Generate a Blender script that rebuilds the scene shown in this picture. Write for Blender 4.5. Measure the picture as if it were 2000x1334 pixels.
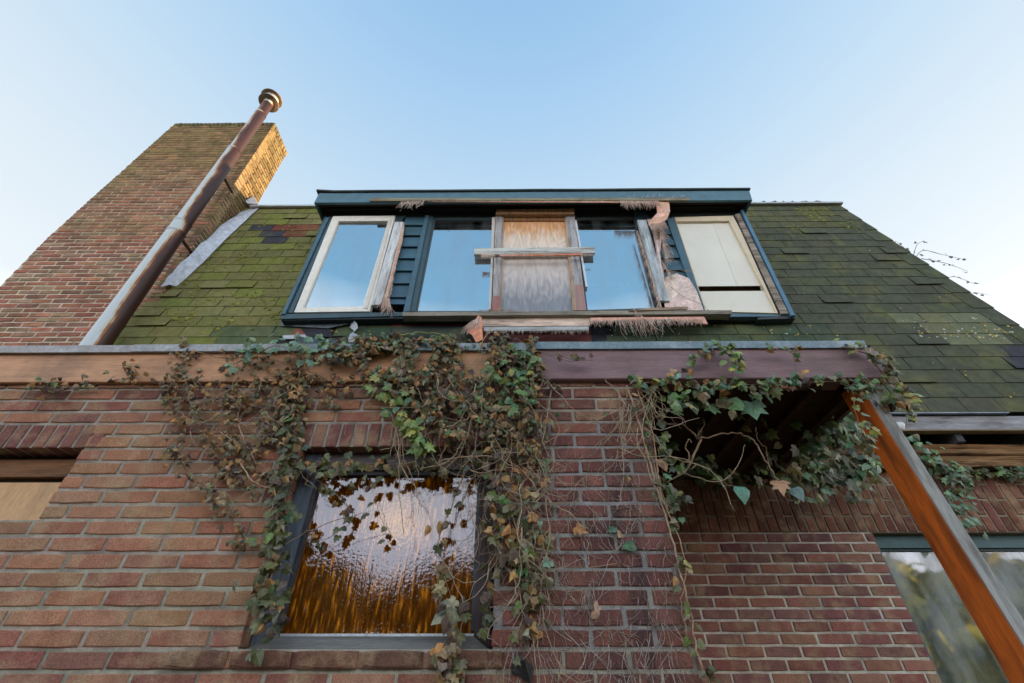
import bpy, math, random
from mathutils import Vector, Matrix, Euler, noise
R = math.radians
random.seed(7)
rnd = random.random
def ru(a, b): return a + (b - a) * rnd()
scene = bpy.context.scene
for o in list(bpy.data.objects): bpy.data.objects.remove(o)

# ------------------------------------------------------------ camera, sky, sun, exposure
EYE = 1.6
cam_d = bpy.data.cameras.new('camera'); cam = bpy.data.objects.new('camera', cam_d)
scene.collection.objects.link(cam); scene.camera = cam
cam.location = (0, 0, EYE)
CROT = Euler((R(90 + 38.27), 0, R(0.4)), 'XYZ'); cam.rotation_euler = CROT
cam_d.sensor_width = 36; cam_d.lens = 16.0; cam_d.clip_start = .05; cam_d.clip_end = 2000
SUN_AZ = 25.0      # degrees from +X towards +Y
SUN_EL = 7.5
world = bpy.data.worlds.new('World'); scene.world = world; world.use_nodes = True
wt = world.node_tree; wn = wt.nodes; wl = wt.links; wn.clear()
wo = wn.new('ShaderNodeOutputWorld'); bg = wn.new('ShaderNodeBackground')
sky = wn.new('ShaderNodeTexSky'); sky.sky_type = 'NISHITA'; sky.sun_disc = False
sky.sun_elevation = R(SUN_EL); sky.sun_rotation = R(90 - SUN_AZ)
sky.altitude = 0; sky.air_density = 1.0; sky.dust_density = 1.5; sky.ozone_density = 1.5
bg.inputs['Strength'].default_value = .15
# thin high haze whitens the sky towards the horizon; one warm evening cloud bank low in the sky opposite the house
tc = wn.new('ShaderNodeTexCoord'); sep = wn.new('ShaderNodeSeparateXYZ'); wl.new(tc.outputs['Generated'], sep.inputs[0])
# low and rear sky brightened to fill the shaded walls, pale towards the sun side, clear blue overhead and opposite the sun
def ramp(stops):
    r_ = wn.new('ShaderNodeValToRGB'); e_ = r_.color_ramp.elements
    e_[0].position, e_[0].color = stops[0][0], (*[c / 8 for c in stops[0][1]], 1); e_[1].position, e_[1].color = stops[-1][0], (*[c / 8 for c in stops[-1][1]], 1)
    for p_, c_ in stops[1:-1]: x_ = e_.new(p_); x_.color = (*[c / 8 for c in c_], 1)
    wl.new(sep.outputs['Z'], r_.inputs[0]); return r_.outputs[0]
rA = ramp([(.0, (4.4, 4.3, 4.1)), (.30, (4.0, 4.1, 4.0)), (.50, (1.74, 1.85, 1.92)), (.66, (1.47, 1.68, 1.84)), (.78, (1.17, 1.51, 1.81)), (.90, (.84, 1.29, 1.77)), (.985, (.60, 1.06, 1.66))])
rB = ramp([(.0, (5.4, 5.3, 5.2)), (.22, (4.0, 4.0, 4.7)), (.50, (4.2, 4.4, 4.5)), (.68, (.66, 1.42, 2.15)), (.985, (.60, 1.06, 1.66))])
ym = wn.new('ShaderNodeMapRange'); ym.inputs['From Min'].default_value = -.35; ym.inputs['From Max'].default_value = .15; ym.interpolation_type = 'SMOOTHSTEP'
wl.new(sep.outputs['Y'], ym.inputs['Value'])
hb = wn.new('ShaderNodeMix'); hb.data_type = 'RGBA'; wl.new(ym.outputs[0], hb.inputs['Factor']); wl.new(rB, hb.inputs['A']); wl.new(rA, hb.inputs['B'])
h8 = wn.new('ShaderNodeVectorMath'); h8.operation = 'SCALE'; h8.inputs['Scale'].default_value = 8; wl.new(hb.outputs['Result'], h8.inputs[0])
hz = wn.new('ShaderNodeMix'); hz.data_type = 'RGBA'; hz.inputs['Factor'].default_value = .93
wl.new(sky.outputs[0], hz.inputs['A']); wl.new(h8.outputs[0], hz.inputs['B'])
sky_x = wn.new('ShaderNodeMix'); sky_x.data_type = 'RGBA'; sky_x.blend_type = 'MULTIPLY'; sky_x.inputs['Factor'].default_value = 1
wl.new(hz.outputs['Result'], sky_x.inputs['A']); sky_x.inputs['B'].default_value = (1, 1, 1, 1)
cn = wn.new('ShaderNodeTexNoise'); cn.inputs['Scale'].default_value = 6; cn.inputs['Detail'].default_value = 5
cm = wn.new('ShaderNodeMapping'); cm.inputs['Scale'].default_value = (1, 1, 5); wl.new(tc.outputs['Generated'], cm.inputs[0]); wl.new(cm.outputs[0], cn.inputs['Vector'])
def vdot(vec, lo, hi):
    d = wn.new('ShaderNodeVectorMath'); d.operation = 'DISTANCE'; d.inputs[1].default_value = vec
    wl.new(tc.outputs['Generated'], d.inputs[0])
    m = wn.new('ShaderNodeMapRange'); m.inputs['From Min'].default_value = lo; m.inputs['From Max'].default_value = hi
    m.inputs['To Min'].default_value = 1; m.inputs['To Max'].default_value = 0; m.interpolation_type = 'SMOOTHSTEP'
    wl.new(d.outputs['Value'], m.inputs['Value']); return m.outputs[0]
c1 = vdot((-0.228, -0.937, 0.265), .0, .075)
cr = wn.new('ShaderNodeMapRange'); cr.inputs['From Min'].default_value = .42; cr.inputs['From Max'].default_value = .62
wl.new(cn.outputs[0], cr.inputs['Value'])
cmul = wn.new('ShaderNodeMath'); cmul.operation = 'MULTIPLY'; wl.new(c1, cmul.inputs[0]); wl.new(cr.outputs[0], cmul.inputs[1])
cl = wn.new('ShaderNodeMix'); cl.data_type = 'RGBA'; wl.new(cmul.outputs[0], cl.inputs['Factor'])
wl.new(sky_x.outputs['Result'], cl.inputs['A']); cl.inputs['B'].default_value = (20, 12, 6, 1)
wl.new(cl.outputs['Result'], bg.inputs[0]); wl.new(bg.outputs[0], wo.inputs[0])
sd = bpy.data.lights.new('sun', 'SUN'); sd.energy = 3.3; sd.angle = R(.53); sd.color = (1, .72, .40)
sun = bpy.data.objects.new('sun', sd); scene.collection.objects.link(sun)
sdir = Vector((math.cos(R(SUN_AZ)) * math.cos(R(SUN_EL)), math.sin(R(SUN_AZ)) * math.cos(R(SUN_EL)), math.sin(R(SUN_EL))))
sun.rotation_euler = sdir.to_track_quat('Z', 'Y').to_euler(); sun.location = (8, 2, 9)
vs = scene.view_settings; vs.view_transform = 'Standard'; vs.look = 'None'; vs.gamma = 1; vs.use_curve_mapping = False
vs.exposure = 1.78
scene.cycles.max_bounces = 6

# ------------------------------------------------------------ helpers
CM = CROT.to_matrix(); F = 889.0
def W(px, py, Y):
    """point of the vertical plane at distance Y that the photograph shows at (px, py)"""
    d = CM @ Vector((px - 1000, 667 - py, -F)); t = Y / d.y
    return Vector((d.x * t, Y, EYE + d.z * t))
YE, CB = 3.1, .158                      # mansard slope: foot distance and setback per metre of rise
ZE = W(1850, 806, YE).z
def roofY(z): return YE + (z - ZE) * CB
def WR(px, py, off=0.0):
    """point on the steep roof slope, off metres proud of it"""
    d = CM @ Vector((px - 1000, 667 - py, -F))
    t = (YE - off + (EYE - ZE) * CB) / (d.y - CB * d.z)
    return Vector((d.x * t, d.y * t, EYE + d.z * t))
def WX(px, py, X):
    d = CM @ Vector((px - 1000, 667 - py, -F)); t = X / d.x
    return Vector((X, d.y * t, EYE + d.z * t))
def col3(c): return (c[0], c[1], c[2], 1.0)
def jit(c, a=.15, h=.05):
    f = 1 + ru(-a, a); return tuple(max(0, x * f * (1 + ru(-h, h))) for x in c)
def mixc(a, b, t): t = max(0, min(1, t)); return tuple(a[i] * (1 - t) + b[i] * t for i in range(3))

class MB:
    def __init__(s): s.v = []; s.f = []; s.c = []; s.m = []; s.s = []
    def add(s, vs_, fs, c=(1, 1, 1), m=0, smooth=False):
        n = len(s.v); s.v.extend([tuple(p) for p in vs_])
        for i, f in enumerate(fs):
            s.f.append(tuple(n + k for k in f)); s.c.append(c[i] if isinstance(c, list) else c); s.m.append(m); s.s.append(smooth)
    def box(s, x0, x1, y0, y1, z0, z1, c=(1, 1, 1), m=0):
        s.add([(x0,y0,z0),(x1,y0,z0),(x1,y0,z1),(x0,y0,z1),(x0,y1,z0),(x1,y1,z0),(x1,y1,z1),(x0,y1,z1)],
              [(0,1,2,3),(5,4,7,6),(4,0,3,7),(1,5,6,2),(3,2,6,7),(4,5,1,0)], c, m)
    def prism(s, pts, d, c=(1, 1, 1), m=0, bev=0.0):
        """polygon (counter-clockwise or not) extruded by vector d; bev insets the front rim a little"""
        pts = [Vector(p) for p in pts]; n = len(pts); d = Vector(d)
        if bev:
            ce = sum(pts, Vector()) / n; L = d.normalized() * bev
            fr = []
            for i, p in enumerate(pts):
                a = (pts[i-1] - p).normalized(); b = (pts[(i+1) % n] - p).normalized(); fr.append(p + (a + b) * bev)
            rim = [p + L for p in pts]; bk = [p + d for p in pts]
            V = fr + rim + bk
            Fs = [tuple(range(n)), tuple(reversed(range(2*n, 3*n)))]
            for i in range(n):
                j = (i + 1) % n; Fs += [(i, n+i, n+j, j), (n+i, 2*n+i, 2*n+j, n+j)]
        else:
            V = pts + [p + d for p in pts]
            Fs = [tuple(range(n)), tuple(reversed(range(n, 2*n)))]
            for i in range(n):
                j = (i + 1) % n; Fs.append((i, n+i, n+j, j))
        s.add(V, Fs, c, m)
    def tube(s, pts, r0, r1=None, k=6, c=(1, 1, 1), m=0, cap=False):
        pts = [Vector(p) for p in pts]; r1 = r0 if r1 is None else r1; n = len(pts); V = []
        for i, p in enumerate(pts):
            t = (pts[min(i+1, n-1)] - pts[max(i-1, 0)]); t = t.normalized() if t.length > 1e-9 else Vector((0,0,1))
            a = t.cross(Vector((0, 1, 0.01))); a = a.normalized() if a.length > 1e-4 else Vector((1, 0, 0)); b = t.cross(a)
            r = r0 + (r1 - r0) * i / max(1, n-1)
            for q in range(k):
                an = 2 * math.pi * q / k; V.append(p + a * (r * math.cos(an)) + b * (r * math.sin(an)))
        Fs = [(i*k+q, i*k+(q+1) % k, (i+1)*k+(q+1) % k, (i+1)*k+q) for i in range(n-1) for q in range(k)]
        if cap: Fs += [tuple(range(k)), tuple(range((n-1)*k, n*k))]
        s.add(V, Fs, c, m, True)
    def build(s, name, mats, parent=None, fix=True):
        me = bpy.data.meshes.new(name); me.from_pydata(s.v, [], s.f)
        if not isinstance(mats, (list, tuple)): mats = [mats]
        for m in mats: me.materials.append(m)
        at = me.attributes.new('tint', 'FLOAT_COLOR', 'FACE')
        buf = []
        for c in s.c: buf.extend(col3(c))
        at.data.foreach_set('color', buf)
        me.polygons.foreach_set('material_index', s.m); me.polygons.foreach_set('use_smooth', s.s)
        me.update()
        o = bpy.data.objects.new(name, me); scene.collection.objects.link(o)
        if parent is not None: o.parent = parent
        return o
def tag(o, label=None, cat=None, group=None, kind=None):
    if label: o['label'] = label
    if cat: o['category'] = cat
    if group: o['group'] = group
    if kind: o['kind'] = kind
    return o
def thing(name, label, cat, loc=(0, 0, 0), group=None):
    o = bpy.data.objects.new(name, None); scene.collection.objects.link(o); o.empty_display_size = .2
    return tag(o, label, cat, group)      # stands at the world origin so its parts keep world coordinates

# ------------------------------------------------------------ materials
def mat(name, rough=.8, vary=.35, nscale=12, bump=.3, bscale=120, stretch=(1, 1, 1), base=None, spec=.35, metal=0.0,
        stain=None, stain_amt=.5, stain_scale=3, bdist=.004, fine=.25, stain_stretch=(1, 1, 1)):
    m = bpy.data.materials.new(name); m.use_nodes = True; nt = m.node_tree; N = nt.nodes; L = nt.links
    p = N['Principled BSDF']; p.inputs['Roughness'].default_value = rough; p.inputs['Specular IOR Level'].default_value = spec
    p.inputs['Metallic'].default_value = metal
    t = N.new('ShaderNodeTexCoord'); mp = N.new('ShaderNodeMapping'); mp.inputs['Scale'].default_value = stretch; L.new(t.outputs['Object'], mp.inputs[0])
    n1 = N.new('ShaderNodeTexNoise'); n1.inputs['Scale'].default_value = nscale; n1.inputs['Detail'].default_value = 8; n1.inputs['Roughness'].default_value = .62; L.new(mp.outputs[0], n1.inputs['Vector'])
    n2 = N.new('ShaderNodeTexNoise'); n2.inputs['Scale'].default_value = bscale; n2.inputs['Detail'].default_value = 6; n2.inputs['Roughness'].default_value = .65; L.new(mp.outputs[0], n2.inputs['Vector'])
    r1 = N.new('ShaderNodeMapRange'); r1.inputs['From Min'].default_value = .3; r1.inputs['From Max'].default_value = .7
    r1.inputs['To Min'].default_value = 1 - vary; r1.inputs['To Max'].default_value = 1 + vary; L.new(n1.outputs[0], r1.inputs['Value'])
    r2 = N.new('ShaderNodeMapRange'); r2.inputs['From Min'].default_value = .3; r2.inputs['From Max'].default_value = .7
    r2.inputs['To Min'].default_value = 1 - fine; r2.inputs['To Max'].default_value = 1 + fine; L.new(n2.outputs[0], r2.inputs['Value'])
    mu = N.new('ShaderNodeMath'); mu.operation = 'MULTIPLY'; L.new(r1.outputs[0], mu.inputs[0]); L.new(r2.outputs[0], mu.inputs[1])
    if base is None:
        a = N.new('ShaderNodeAttribute'); a.attribute_name = 'tint'; src = a.outputs['Color']
    else:
        a = N.new('ShaderNodeRGB'); a.outputs[0].default_value = col3(base); src = a.outputs[0]
    if stain:
        ms = N.new('ShaderNodeMapping'); ms.inputs['Scale'].default_value = stain_stretch; L.new(t.outputs['Object'], ms.inputs[0])
        n3 = N.new('ShaderNodeTexNoise'); n3.inputs['Scale'].default_value = stain_scale; n3.inputs['Detail'].default_value = 7; n3.inputs['Roughness'].default_value = .6
        L.new(ms.outputs[0], n3.inputs['Vector'])
        r3 = N.new('ShaderNodeMapRange'); r3.inputs['From Min'].default_value = .48; r3.inputs['From Max'].default_value = .66; r3.inputs['To Max'].default_value = stain_amt
        L.new(n3.outputs[0], r3.inputs['Value'])
        mx = N.new('ShaderNodeMix'); mx.data_type = 'RGBA'; L.new(r3.outputs[0], mx.inputs['Factor']); L.new(src, mx.inputs['A']); mx.inputs['B'].default_value = col3(stain); src = mx.outputs['Result']
    vm = N.new('ShaderNodeVectorMath'); vm.operation = 'SCALE'; L.new(src, vm.inputs[0]); L.new(mu.outputs[0], vm.inputs['Scale'])
    L.new(vm.outputs[0], p.inputs['Base Color'])
    bp = N.new('ShaderNodeBump'); bp.inputs['Strength'].default_value = bump; bp.inputs['Distance'].default_value = bdist
    L.new(n2.outputs[0], bp.inputs['Height']); L.new(bp.outputs[0], p.inputs['Normal'])
    return m
M = {}
M['brick'] = mat('brick', .88, .2, 14, 1, 170, spec=.2, bdist=.004, stain=(.42, .29, .17), stain_amt=.65, stain_scale=9, fine=.35)
M['brick_old'] = mat('weathered_brick', .9, .3, 9, .9, 110, spec=.2, bdist=.007, stain=(.10, .075, .03), stain_amt=.5, stain_scale=4)
M['brick_stain'] = mat('ivy_stained_brick', .85, .3, 9, .8, 130, spec=.25, bdist=.006, stain=(.03, .025, .03), stain_amt=.75, stain_scale=5, stain_stretch=(2.2, 1, .6))
M['mortar'] = mat('mortar', .95, .25, 25, .9, 220, spec=.1, bdist=.006, stain=(.12, .105, .08), stain_amt=.55, stain_scale=5)
M['shingle'] = mat('mineral_shingle', .93, .22, 14, .7, 420, spec=.2, fine=.35, stain=(.19, .18, .05), stain_amt=.35, stain_scale=3.2, bdist=.004)
M['underlay'] = mat('roof_underlay', .9, .25, 10, .3, 200, spec=.2)
M['paint'] = mat('old_teal_paint', .5, .16, 10, .35, 60, stretch=(1, 1, 1), spec=.4, stain=(.30, .28, .22), stain_amt=.0, stain_scale=30, fine=.1)
M['wood_v'] = mat('weathered_wood_upright', .85, .3, 7, .8, 60, stretch=(6, 6, .35), spec=.2, bdist=.005, stain=(.10, .085, .07), stain_amt=.6, stain_scale=8, stain_stretch=(3, 3, .5))
M['wood_h'] = mat('weathered_wood_long', .85, .3, 7, .8, 60, stretch=(.35, 6, 6), spec=.2, bdist=.005, stain=(.09, .07, .05), stain_amt=.6, stain_scale=6, stain_stretch=(.6, 3, 3))
M['fascia'] = mat('stained_board', .62, .22, 5, .35, 70, stretch=(.3, 5, 5), spec=.4, bdist=.003, stain=(.11, .07, .05), stain_amt=.45, stain_scale=3)
M['rot'] = mat('rotten_wood', .9, .45, 5, 1, 18, stretch=(.25, 7, 7), spec=.15, bdist=.02, stain=(.04, .025, .015), stain_amt=.9, stain_scale=6, stain_stretch=(.5, 4, 4))
M['stainwood'] = mat('orange_stained_wood', .45, .3, 5, .35, 50, stretch=(5, 5, .3), spec=.5, bdist=.003, stain=(.16, .045, .015), stain_amt=.7, stain_scale=7, stain_stretch=(2.5, 2.5, .5))
M['ply'] = mat('plywood', .8, .14, 4, .25, 50, stretch=(5, 5, .5), spec=.2, stain=(.30, .27, .26), stain_amt=.3, stain_scale=3)
M['cream'] = mat('cream_painted_board', .5, .04, 3, .12, 40, spec=.4, fine=.02, stain=(.50, .42, .30), stain_amt=.12, stain_scale=2.5)
M['metal'] = mat('weathered_zinc', .5, .2, 9, .25, 70, spec=.5, metal=.35, stain=(.42, .44, .48), stain_amt=.5, stain_scale=7, bdist=.003)
M['lead'] = mat('dull_lead_sheet', .55, .12, 6, .6, 30, spec=.5, stain=(.38, .40, .45), stain_amt=.5, stain_scale=9, bdist=.008)
M['white'] = mat('flaking_white_paint', .55, .07, 10, .4, 70, spec=.4, fine=.05, stain=(.45, .38, .28), stain_amt=.2, stain_scale=22)
M['membrane'] = mat('torn_membrane', .75, .2, 12, .8, 40, spec=.2, bdist=.01, stain=(.62, .50, .45), stain_amt=.6, stain_scale=9)
M['fibre'] = mat('frayed_fibre', .9, .3, 20, .1, 100, spec=.1)
M['tile'] = mat('clay_tile', .85, .4, 12, .6, 90, spec=.2, stain=(.12, .11, .03), stain_amt=.7, stain_scale=9)
M['dark'] = mat('dark_interior', .95, .2, 5, .1, 40, spec=.05)
M['bark'] = mat('vine_bark', .9, .35, 30, .8, 160, spec=.15, bdist=.003)
M['ground'] = mat('ground', .95, .3, 3, .6, 60, spec=.1, base=(.085, .075, .055), stain=(.04, .06, .02), stain_amt=.7, stain_scale=.6)

def leafmat(name, rough, spec):
    m = bpy.data.materials.new(name); m.use_nodes = True; nt = m.node_tree; N = nt.nodes; L = nt.links
    p = N['Principled BSDF']; p.inputs['Roughness'].default_value = rough; p.inputs['Specular IOR Level'].default_value = spec
    a = N.new('ShaderNodeAttribute'); a.attribute_name = 'tint'
    t = N.new('ShaderNodeTexCoord'); n = N.new('ShaderNodeTexNoise'); n.inputs['Scale'].default_value = 70; n.inputs['Detail'].default_value = 5; L.new(t.outputs['Object'], n.inputs['Vector'])
    r = N.new('ShaderNodeMapRange'); r.inputs['From Min'].default_value = .3; r.inputs['From Max'].default_value = .7; r.inputs['To Min'].default_value = .6; r.inputs['To Max'].default_value = 1.35; L.new(n.outputs[0], r.inputs['Value'])
    v = N.new('ShaderNodeVectorMath'); v.operation = 'SCALE'; L.new(a.outputs['Color'], v.inputs[0]); L.new(r.outputs[0], v.inputs['Scale']); L.new(v.outputs[0], p.inputs['Base Color'])
    b = N.new('ShaderNodeBump'); b.inputs['Strength'].default_value = .5; b.inputs['Distance'].default_value = .003; L.new(n.outputs[0], b.inputs['Height']); L.new(b.outputs[0], p.inputs['Normal'])
    return m
M['leaf'] = leafmat('ivy_leaf', .42, .5)
M['deadleaf'] = leafmat('withered_leaf', .8, .2)

def rustmat():
    m = bpy.data.materials.new('rusting_galvanised_pipe'); m.use_nodes = True; nt = m.node_tree; N = nt.nodes; L = nt.links
    p = N['Principled BSDF']; g = N.new('ShaderNodeNewGeometry')
    t = N.new('ShaderNodeTexCoord'); mp = N.new('ShaderNodeMapping'); mp.inputs['Scale'].default_value = (1, 1, .35); L.new(t.outputs['Object'], mp.inputs[0])
    n = N.new('ShaderNodeTexNoise'); n.inputs['Scale'].default_value = 9; n.inputs['Detail'].default_value = 8; L.new(mp.outputs[0], n.inputs['Vector'])
    a = N.new('ShaderNodeAttribute'); a.attribute_name = 'tint'     # r runs from the pale side round to the rust-brown side
    s = N.new('ShaderNodeSeparateColor'); L.new(a.outputs['Color'], s.inputs[0])
    ad = N.new('ShaderNodeMath'); ad.operation = 'ADD'; L.new(s.outputs[0], ad.inputs[0])
    nn = N.new('ShaderNodeMath'); nn.operation = 'MULTIPLY_ADD'; L.new(n.outputs[0], nn.inputs[0]); nn.inputs[1].default_value = .7; nn.inputs[2].default_value = -.35; L.new(nn.outputs[0], ad.inputs[1])
    cr_ = N.new('ShaderNodeValToRGB'); e = cr_.color_ramp.elements
    e[0].position = .36; e[0].color = (.55, .60, .60, 1); e[1].position = .72; e[1].color = (.042, .014, .010, 1)
    for ps, c in ((.43, (.55, .47, .33, 1)), (.50, (.36, .15, .045, 1)), (.58, (.12, .035, .016, 1))):
        x = cr_.color_ramp.elements.new(ps); x.color = c
    L.new(ad.outputs[0], cr_.inputs[0]); L.new(cr_.outputs[0], p.inputs['Base Color'])
    p.inputs['Roughness'].default_value = .5; p.inputs['Specular IOR Level'].default_value = .4
    n2 = N.new('ShaderNodeTexNoise'); n2.inputs['Scale'].default_value = 90; n2.inputs['Detail'].default_value = 5; L.new(t.outputs['Object'], n2.inputs['Vector'])
    b = N.new('ShaderNodeBump'); b.inputs['Strength'].default_value = .3; b.inputs['Distance'].default_value = .002; L.new(n2.outputs[0], b.inputs['Height']); L.new(b.outputs[0], p.inputs['Normal'])
    return m
M['rust'] = rustmat()

def glassmat(name, refl, tint, rough=.02, wav=.04, gcol=(1, 1, 1), dust_sheen=.17, dcol=(.35, .36, .36)):
    m = bpy.data.materials.new(name); m.use_nodes = True; nt = m.node_tree; N = nt.nodes; L = nt.links
    N.remove(N['Principled BSDF']); out = N['Material Output']
    gl = N.new('ShaderNodeBsdfGlossy'); gl.inputs['Roughness'].default_value = rough; gl.inputs['Color'].default_value = col3(gcol)
    tr = N.new('ShaderNodeBsdfTransparent'); tr.inputs[0].default_value = col3(tint)
    mx = N.new('ShaderNodeMixShader'); mx.inputs[0].default_value = refl; L.new(tr.outputs[0], mx.inputs[1]); L.new(gl.outputs[0], mx.inputs[2])
    df = N.new('ShaderNodeBsdfDiffuse'); df.inputs[0].default_value = col3(dcol)     # film of dust; on the back window also a painted pale reflection
    mx2 = N.new('ShaderNodeMixShader'); L.new(mx.outputs[0], mx2.inputs[1]); L.new(df.outputs[0], mx2.inputs[2])
    t = N.new('ShaderNodeTexCoord'); n = N.new('ShaderNodeTexNoise'); n.inputs['Scale'].default_value = 3; n.inputs['Detail'].default_value = 8; L.new(t.outputs['Object'], n.inputs['Vector'])
    r = N.new('ShaderNodeMapRange'); r.inputs['From Min'].default_value = .4; r.inputs['From Max'].default_value = .75; r.inputs['To Max'].default_value = dust_sheen; L.new(n.outputs[0], r.inputs['Value']); L.new(r.outputs[0], mx2.inputs[0])
    mg = N.new('ShaderNodeMapping'); mg.inputs['Scale'].default_value = (2.2, 1, .7); L.new(t.outputs['Object'], mg.inputs[0]); L.new(mg.outputs[0], n.inputs['Vector'])
    n2 = N.new('ShaderNodeTexNoise'); n2.inputs['Scale'].default_value = 1.5; L.new(t.outputs['Object'], n2.inputs['Vector'])
    b = N.new('ShaderNodeBump'); b.inputs['Strength'].default_value = wav; b.inputs['Distance'].default_value = .05; L.new(n2.outputs[0], b.inputs['Height']); L.new(b.outputs[0], gl.inputs['Normal'])
    L.new(mx2.outputs[0], out.inputs[0]); return m
M['glass'] = glassmat('window_glass', .55, (.5, .55, .58))
M['glass_back'] = glassmat('hazy_window_glass', .2, (.8, .84, .84), .035, dust_sheen=.9, dcol=(.42, .45, .42))  # heavy grey film paints in the milky lightness of the reflection

def ambermat():
    m = bpy.data.materials.new('amber_cathedral_glass'); m.use_nodes = True; nt = m.node_tree; N = nt.nodes; L = nt.links
    p = N['Principled BSDF']; t = N.new('ShaderNodeTexCoord')
    mp = N.new('ShaderNodeMapping'); mp.inputs['Scale'].default_value = (75, 1, 11); mp.inputs['Rotation'].default_value = (0, R(3), 0); L.new(t.outputs['Object'], mp.inputs[0])
    n = N.new('ShaderNodeTexNoise'); n.inputs['Scale'].default_value = 1; n.inputs['Detail'].default_value = 3; L.new(mp.outputs[0], n.inputs['Vector'])
    n2 = N.new('ShaderNodeTexNoise'); n2.inputs['Scale'].default_value = 95; n2.inputs['Detail'].default_value = 2; L.new(t.outputs['Object'], n2.inputs['Vector'])
    ad = N.new('ShaderNodeMath'); ad.operation = 'MULTIPLY_ADD'; L.new(n2.outputs[0], ad.inputs[0]); ad.inputs[1].default_value = .55; L.new(n.outputs[0], ad.inputs[2])
    b = N.new('ShaderNodeBump'); b.inputs['Strength'].default_value = .4; b.inputs['Distance'].default_value = .0012; L.new(ad.outputs[0], b.inputs['Height'])
    cr_ = N.new('ShaderNodeValToRGB'); e = cr_.color_ramp.elements
    e[0].position = .40; e[0].color = (.075, .021, .001, 1); e[1].position = .72; e[1].color = (.80, .28, .01, 1)
    x = e.new(.56); x.color = (.17, .050, .003, 1); L.new(n.outputs[0], cr_.inputs[0])  # bright orange stops paint the backlit glow streaks into the glass colour
    L.new(cr_.outputs[0], p.inputs['Base Color']); p.inputs['Roughness'].default_value = .6; p.inputs['Specular IOR Level'].default_value = 0
    gl = N.new('ShaderNodeBsdfGlossy'); gl.inputs['Roughness'].default_value = .02; gl.inputs['Color'].default_value = (.86, .93, 1, 1); L.new(b.outputs[0], gl.inputs['Normal'])
    fr = N.new('ShaderNodeMixShader'); fr.inputs[0].default_value = .165; L.new(p.outputs[0], fr.inputs[1]); L.new(gl.outputs[0], fr.inputs[2])
    L.new(fr.outputs[0], N['Material Output'].inputs[0]); return m
M['amber'] = ambermat()

def plymat():
    """plywood sheet with cathedral grain and a grey weathered foot"""
    m = bpy.data.materials.new('weathered_plywood_sheet'); m.use_nodes = True; nt = m.node_tree; N = nt.nodes; L = nt.links
    p = N['Principled BSDF']; p.inputs['Roughness'].default_value = .8; p.inputs['Specular IOR Level'].default_value = .2
    t = N.new('ShaderNodeTexCoord'); mp = N.new('ShaderNodeMapping'); mp.inputs['Scale'].default_value = (3.0, 3, 1.1); L.new(t.outputs['Object'], mp.inputs[0])
    n = N.new('ShaderNodeTexNoise'); n.inputs['Scale'].default_value = 1.6; n.inputs['Detail'].default_value = 2; L.new(mp.outputs[0], n.inputs['Vector'])
    w = N.new('ShaderNodeMath'); w.operation = 'MULTIPLY'; w.inputs[1].default_value = 52; L.new(n.outputs[0], w.inputs[0])
    s = N.new('ShaderNodeMath'); s.operation = 'SINE'; L.new(w.outputs[0], s.inputs[0])
    n2 = N.new('ShaderNodeTexNoise'); n2.inputs['Scale'].default_value = 14; n2.inputs['Detail'].default_value = 8
    mp2 = N.new('ShaderNodeMapping'); mp2.inputs['Scale'].default_value = (3, 3, .5); L.new(t.outputs['Object'], mp2.inputs[0]); L.new(mp2.outputs[0], n2.inputs['Vector'])
    sz = N.new('ShaderNodeSeparateXYZ'); L.new(t.outputs['Object'], sz.inputs[0])
    hh = N.new('ShaderNodeMapRange'); z0 = W(1050, 607, 3.2).z; z1 = W(1050, 432, 3.2).z
    hh.inputs['From Min'].default_value = z0 + .05; hh.inputs['From Max'].default_value = z0 + 1.25; L.new(sz.outputs['Z'], hh.inputs['Value'])
    h2 = N.new('ShaderNodeMath'); h2.operation = 'MULTIPLY_ADD'; L.new(n2.outputs[0], h2.inputs[0]); h2.inputs[1].default_value = .6; h2.inputs[2].default_value = -.3
    h3 = N.new('ShaderNodeMath'); h3.operation = 'ADD'; L.new(hh.outputs[0], h3.inputs[0]); L.new(h2.outputs[0], h3.inputs[1])
    cr_ = N.new('ShaderNodeValToRGB'); e = cr_.color_ramp.elements
    e[0].position = .05; e[0].color = (.27, .29, .32, 1); e[1].position = 1.0; e[1].color = (.70, .36, .16, 1)
    x = e.new(.34); x.color = (.58, .53, .50, 1); x = e.new(.80); x.color = (.82, .68, .55, 1)
    L.new(h3.outputs[0], cr_.inputs[0])
    r = N.new('ShaderNodeMapRange'); r.inputs['From Min'].default_value = -1; r.inputs['To Min'].default_value = .92; r.inputs['To Max'].default_value = 1.07; L.new(s.outputs[0], r.inputs['Value'])
    v = N.new('ShaderNodeVectorMath'); v.operation = 'SCALE'; L.new(cr_.outputs[0], v.inputs[0]); L.new(r.outputs[0], v.inputs['Scale']); L.new(v.outputs[0], p.inputs['Base Color'])
    b = N.new('ShaderNodeBump'); b.inputs['Strength'].default_value = .25; b.inputs['Distance'].default_value = .003; L.new(s.outputs[0], b.inputs['Height']); L.new(b.outputs[0], p.inputs['Normal'])
    return m
M['plysheet'] = plymat()

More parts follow.
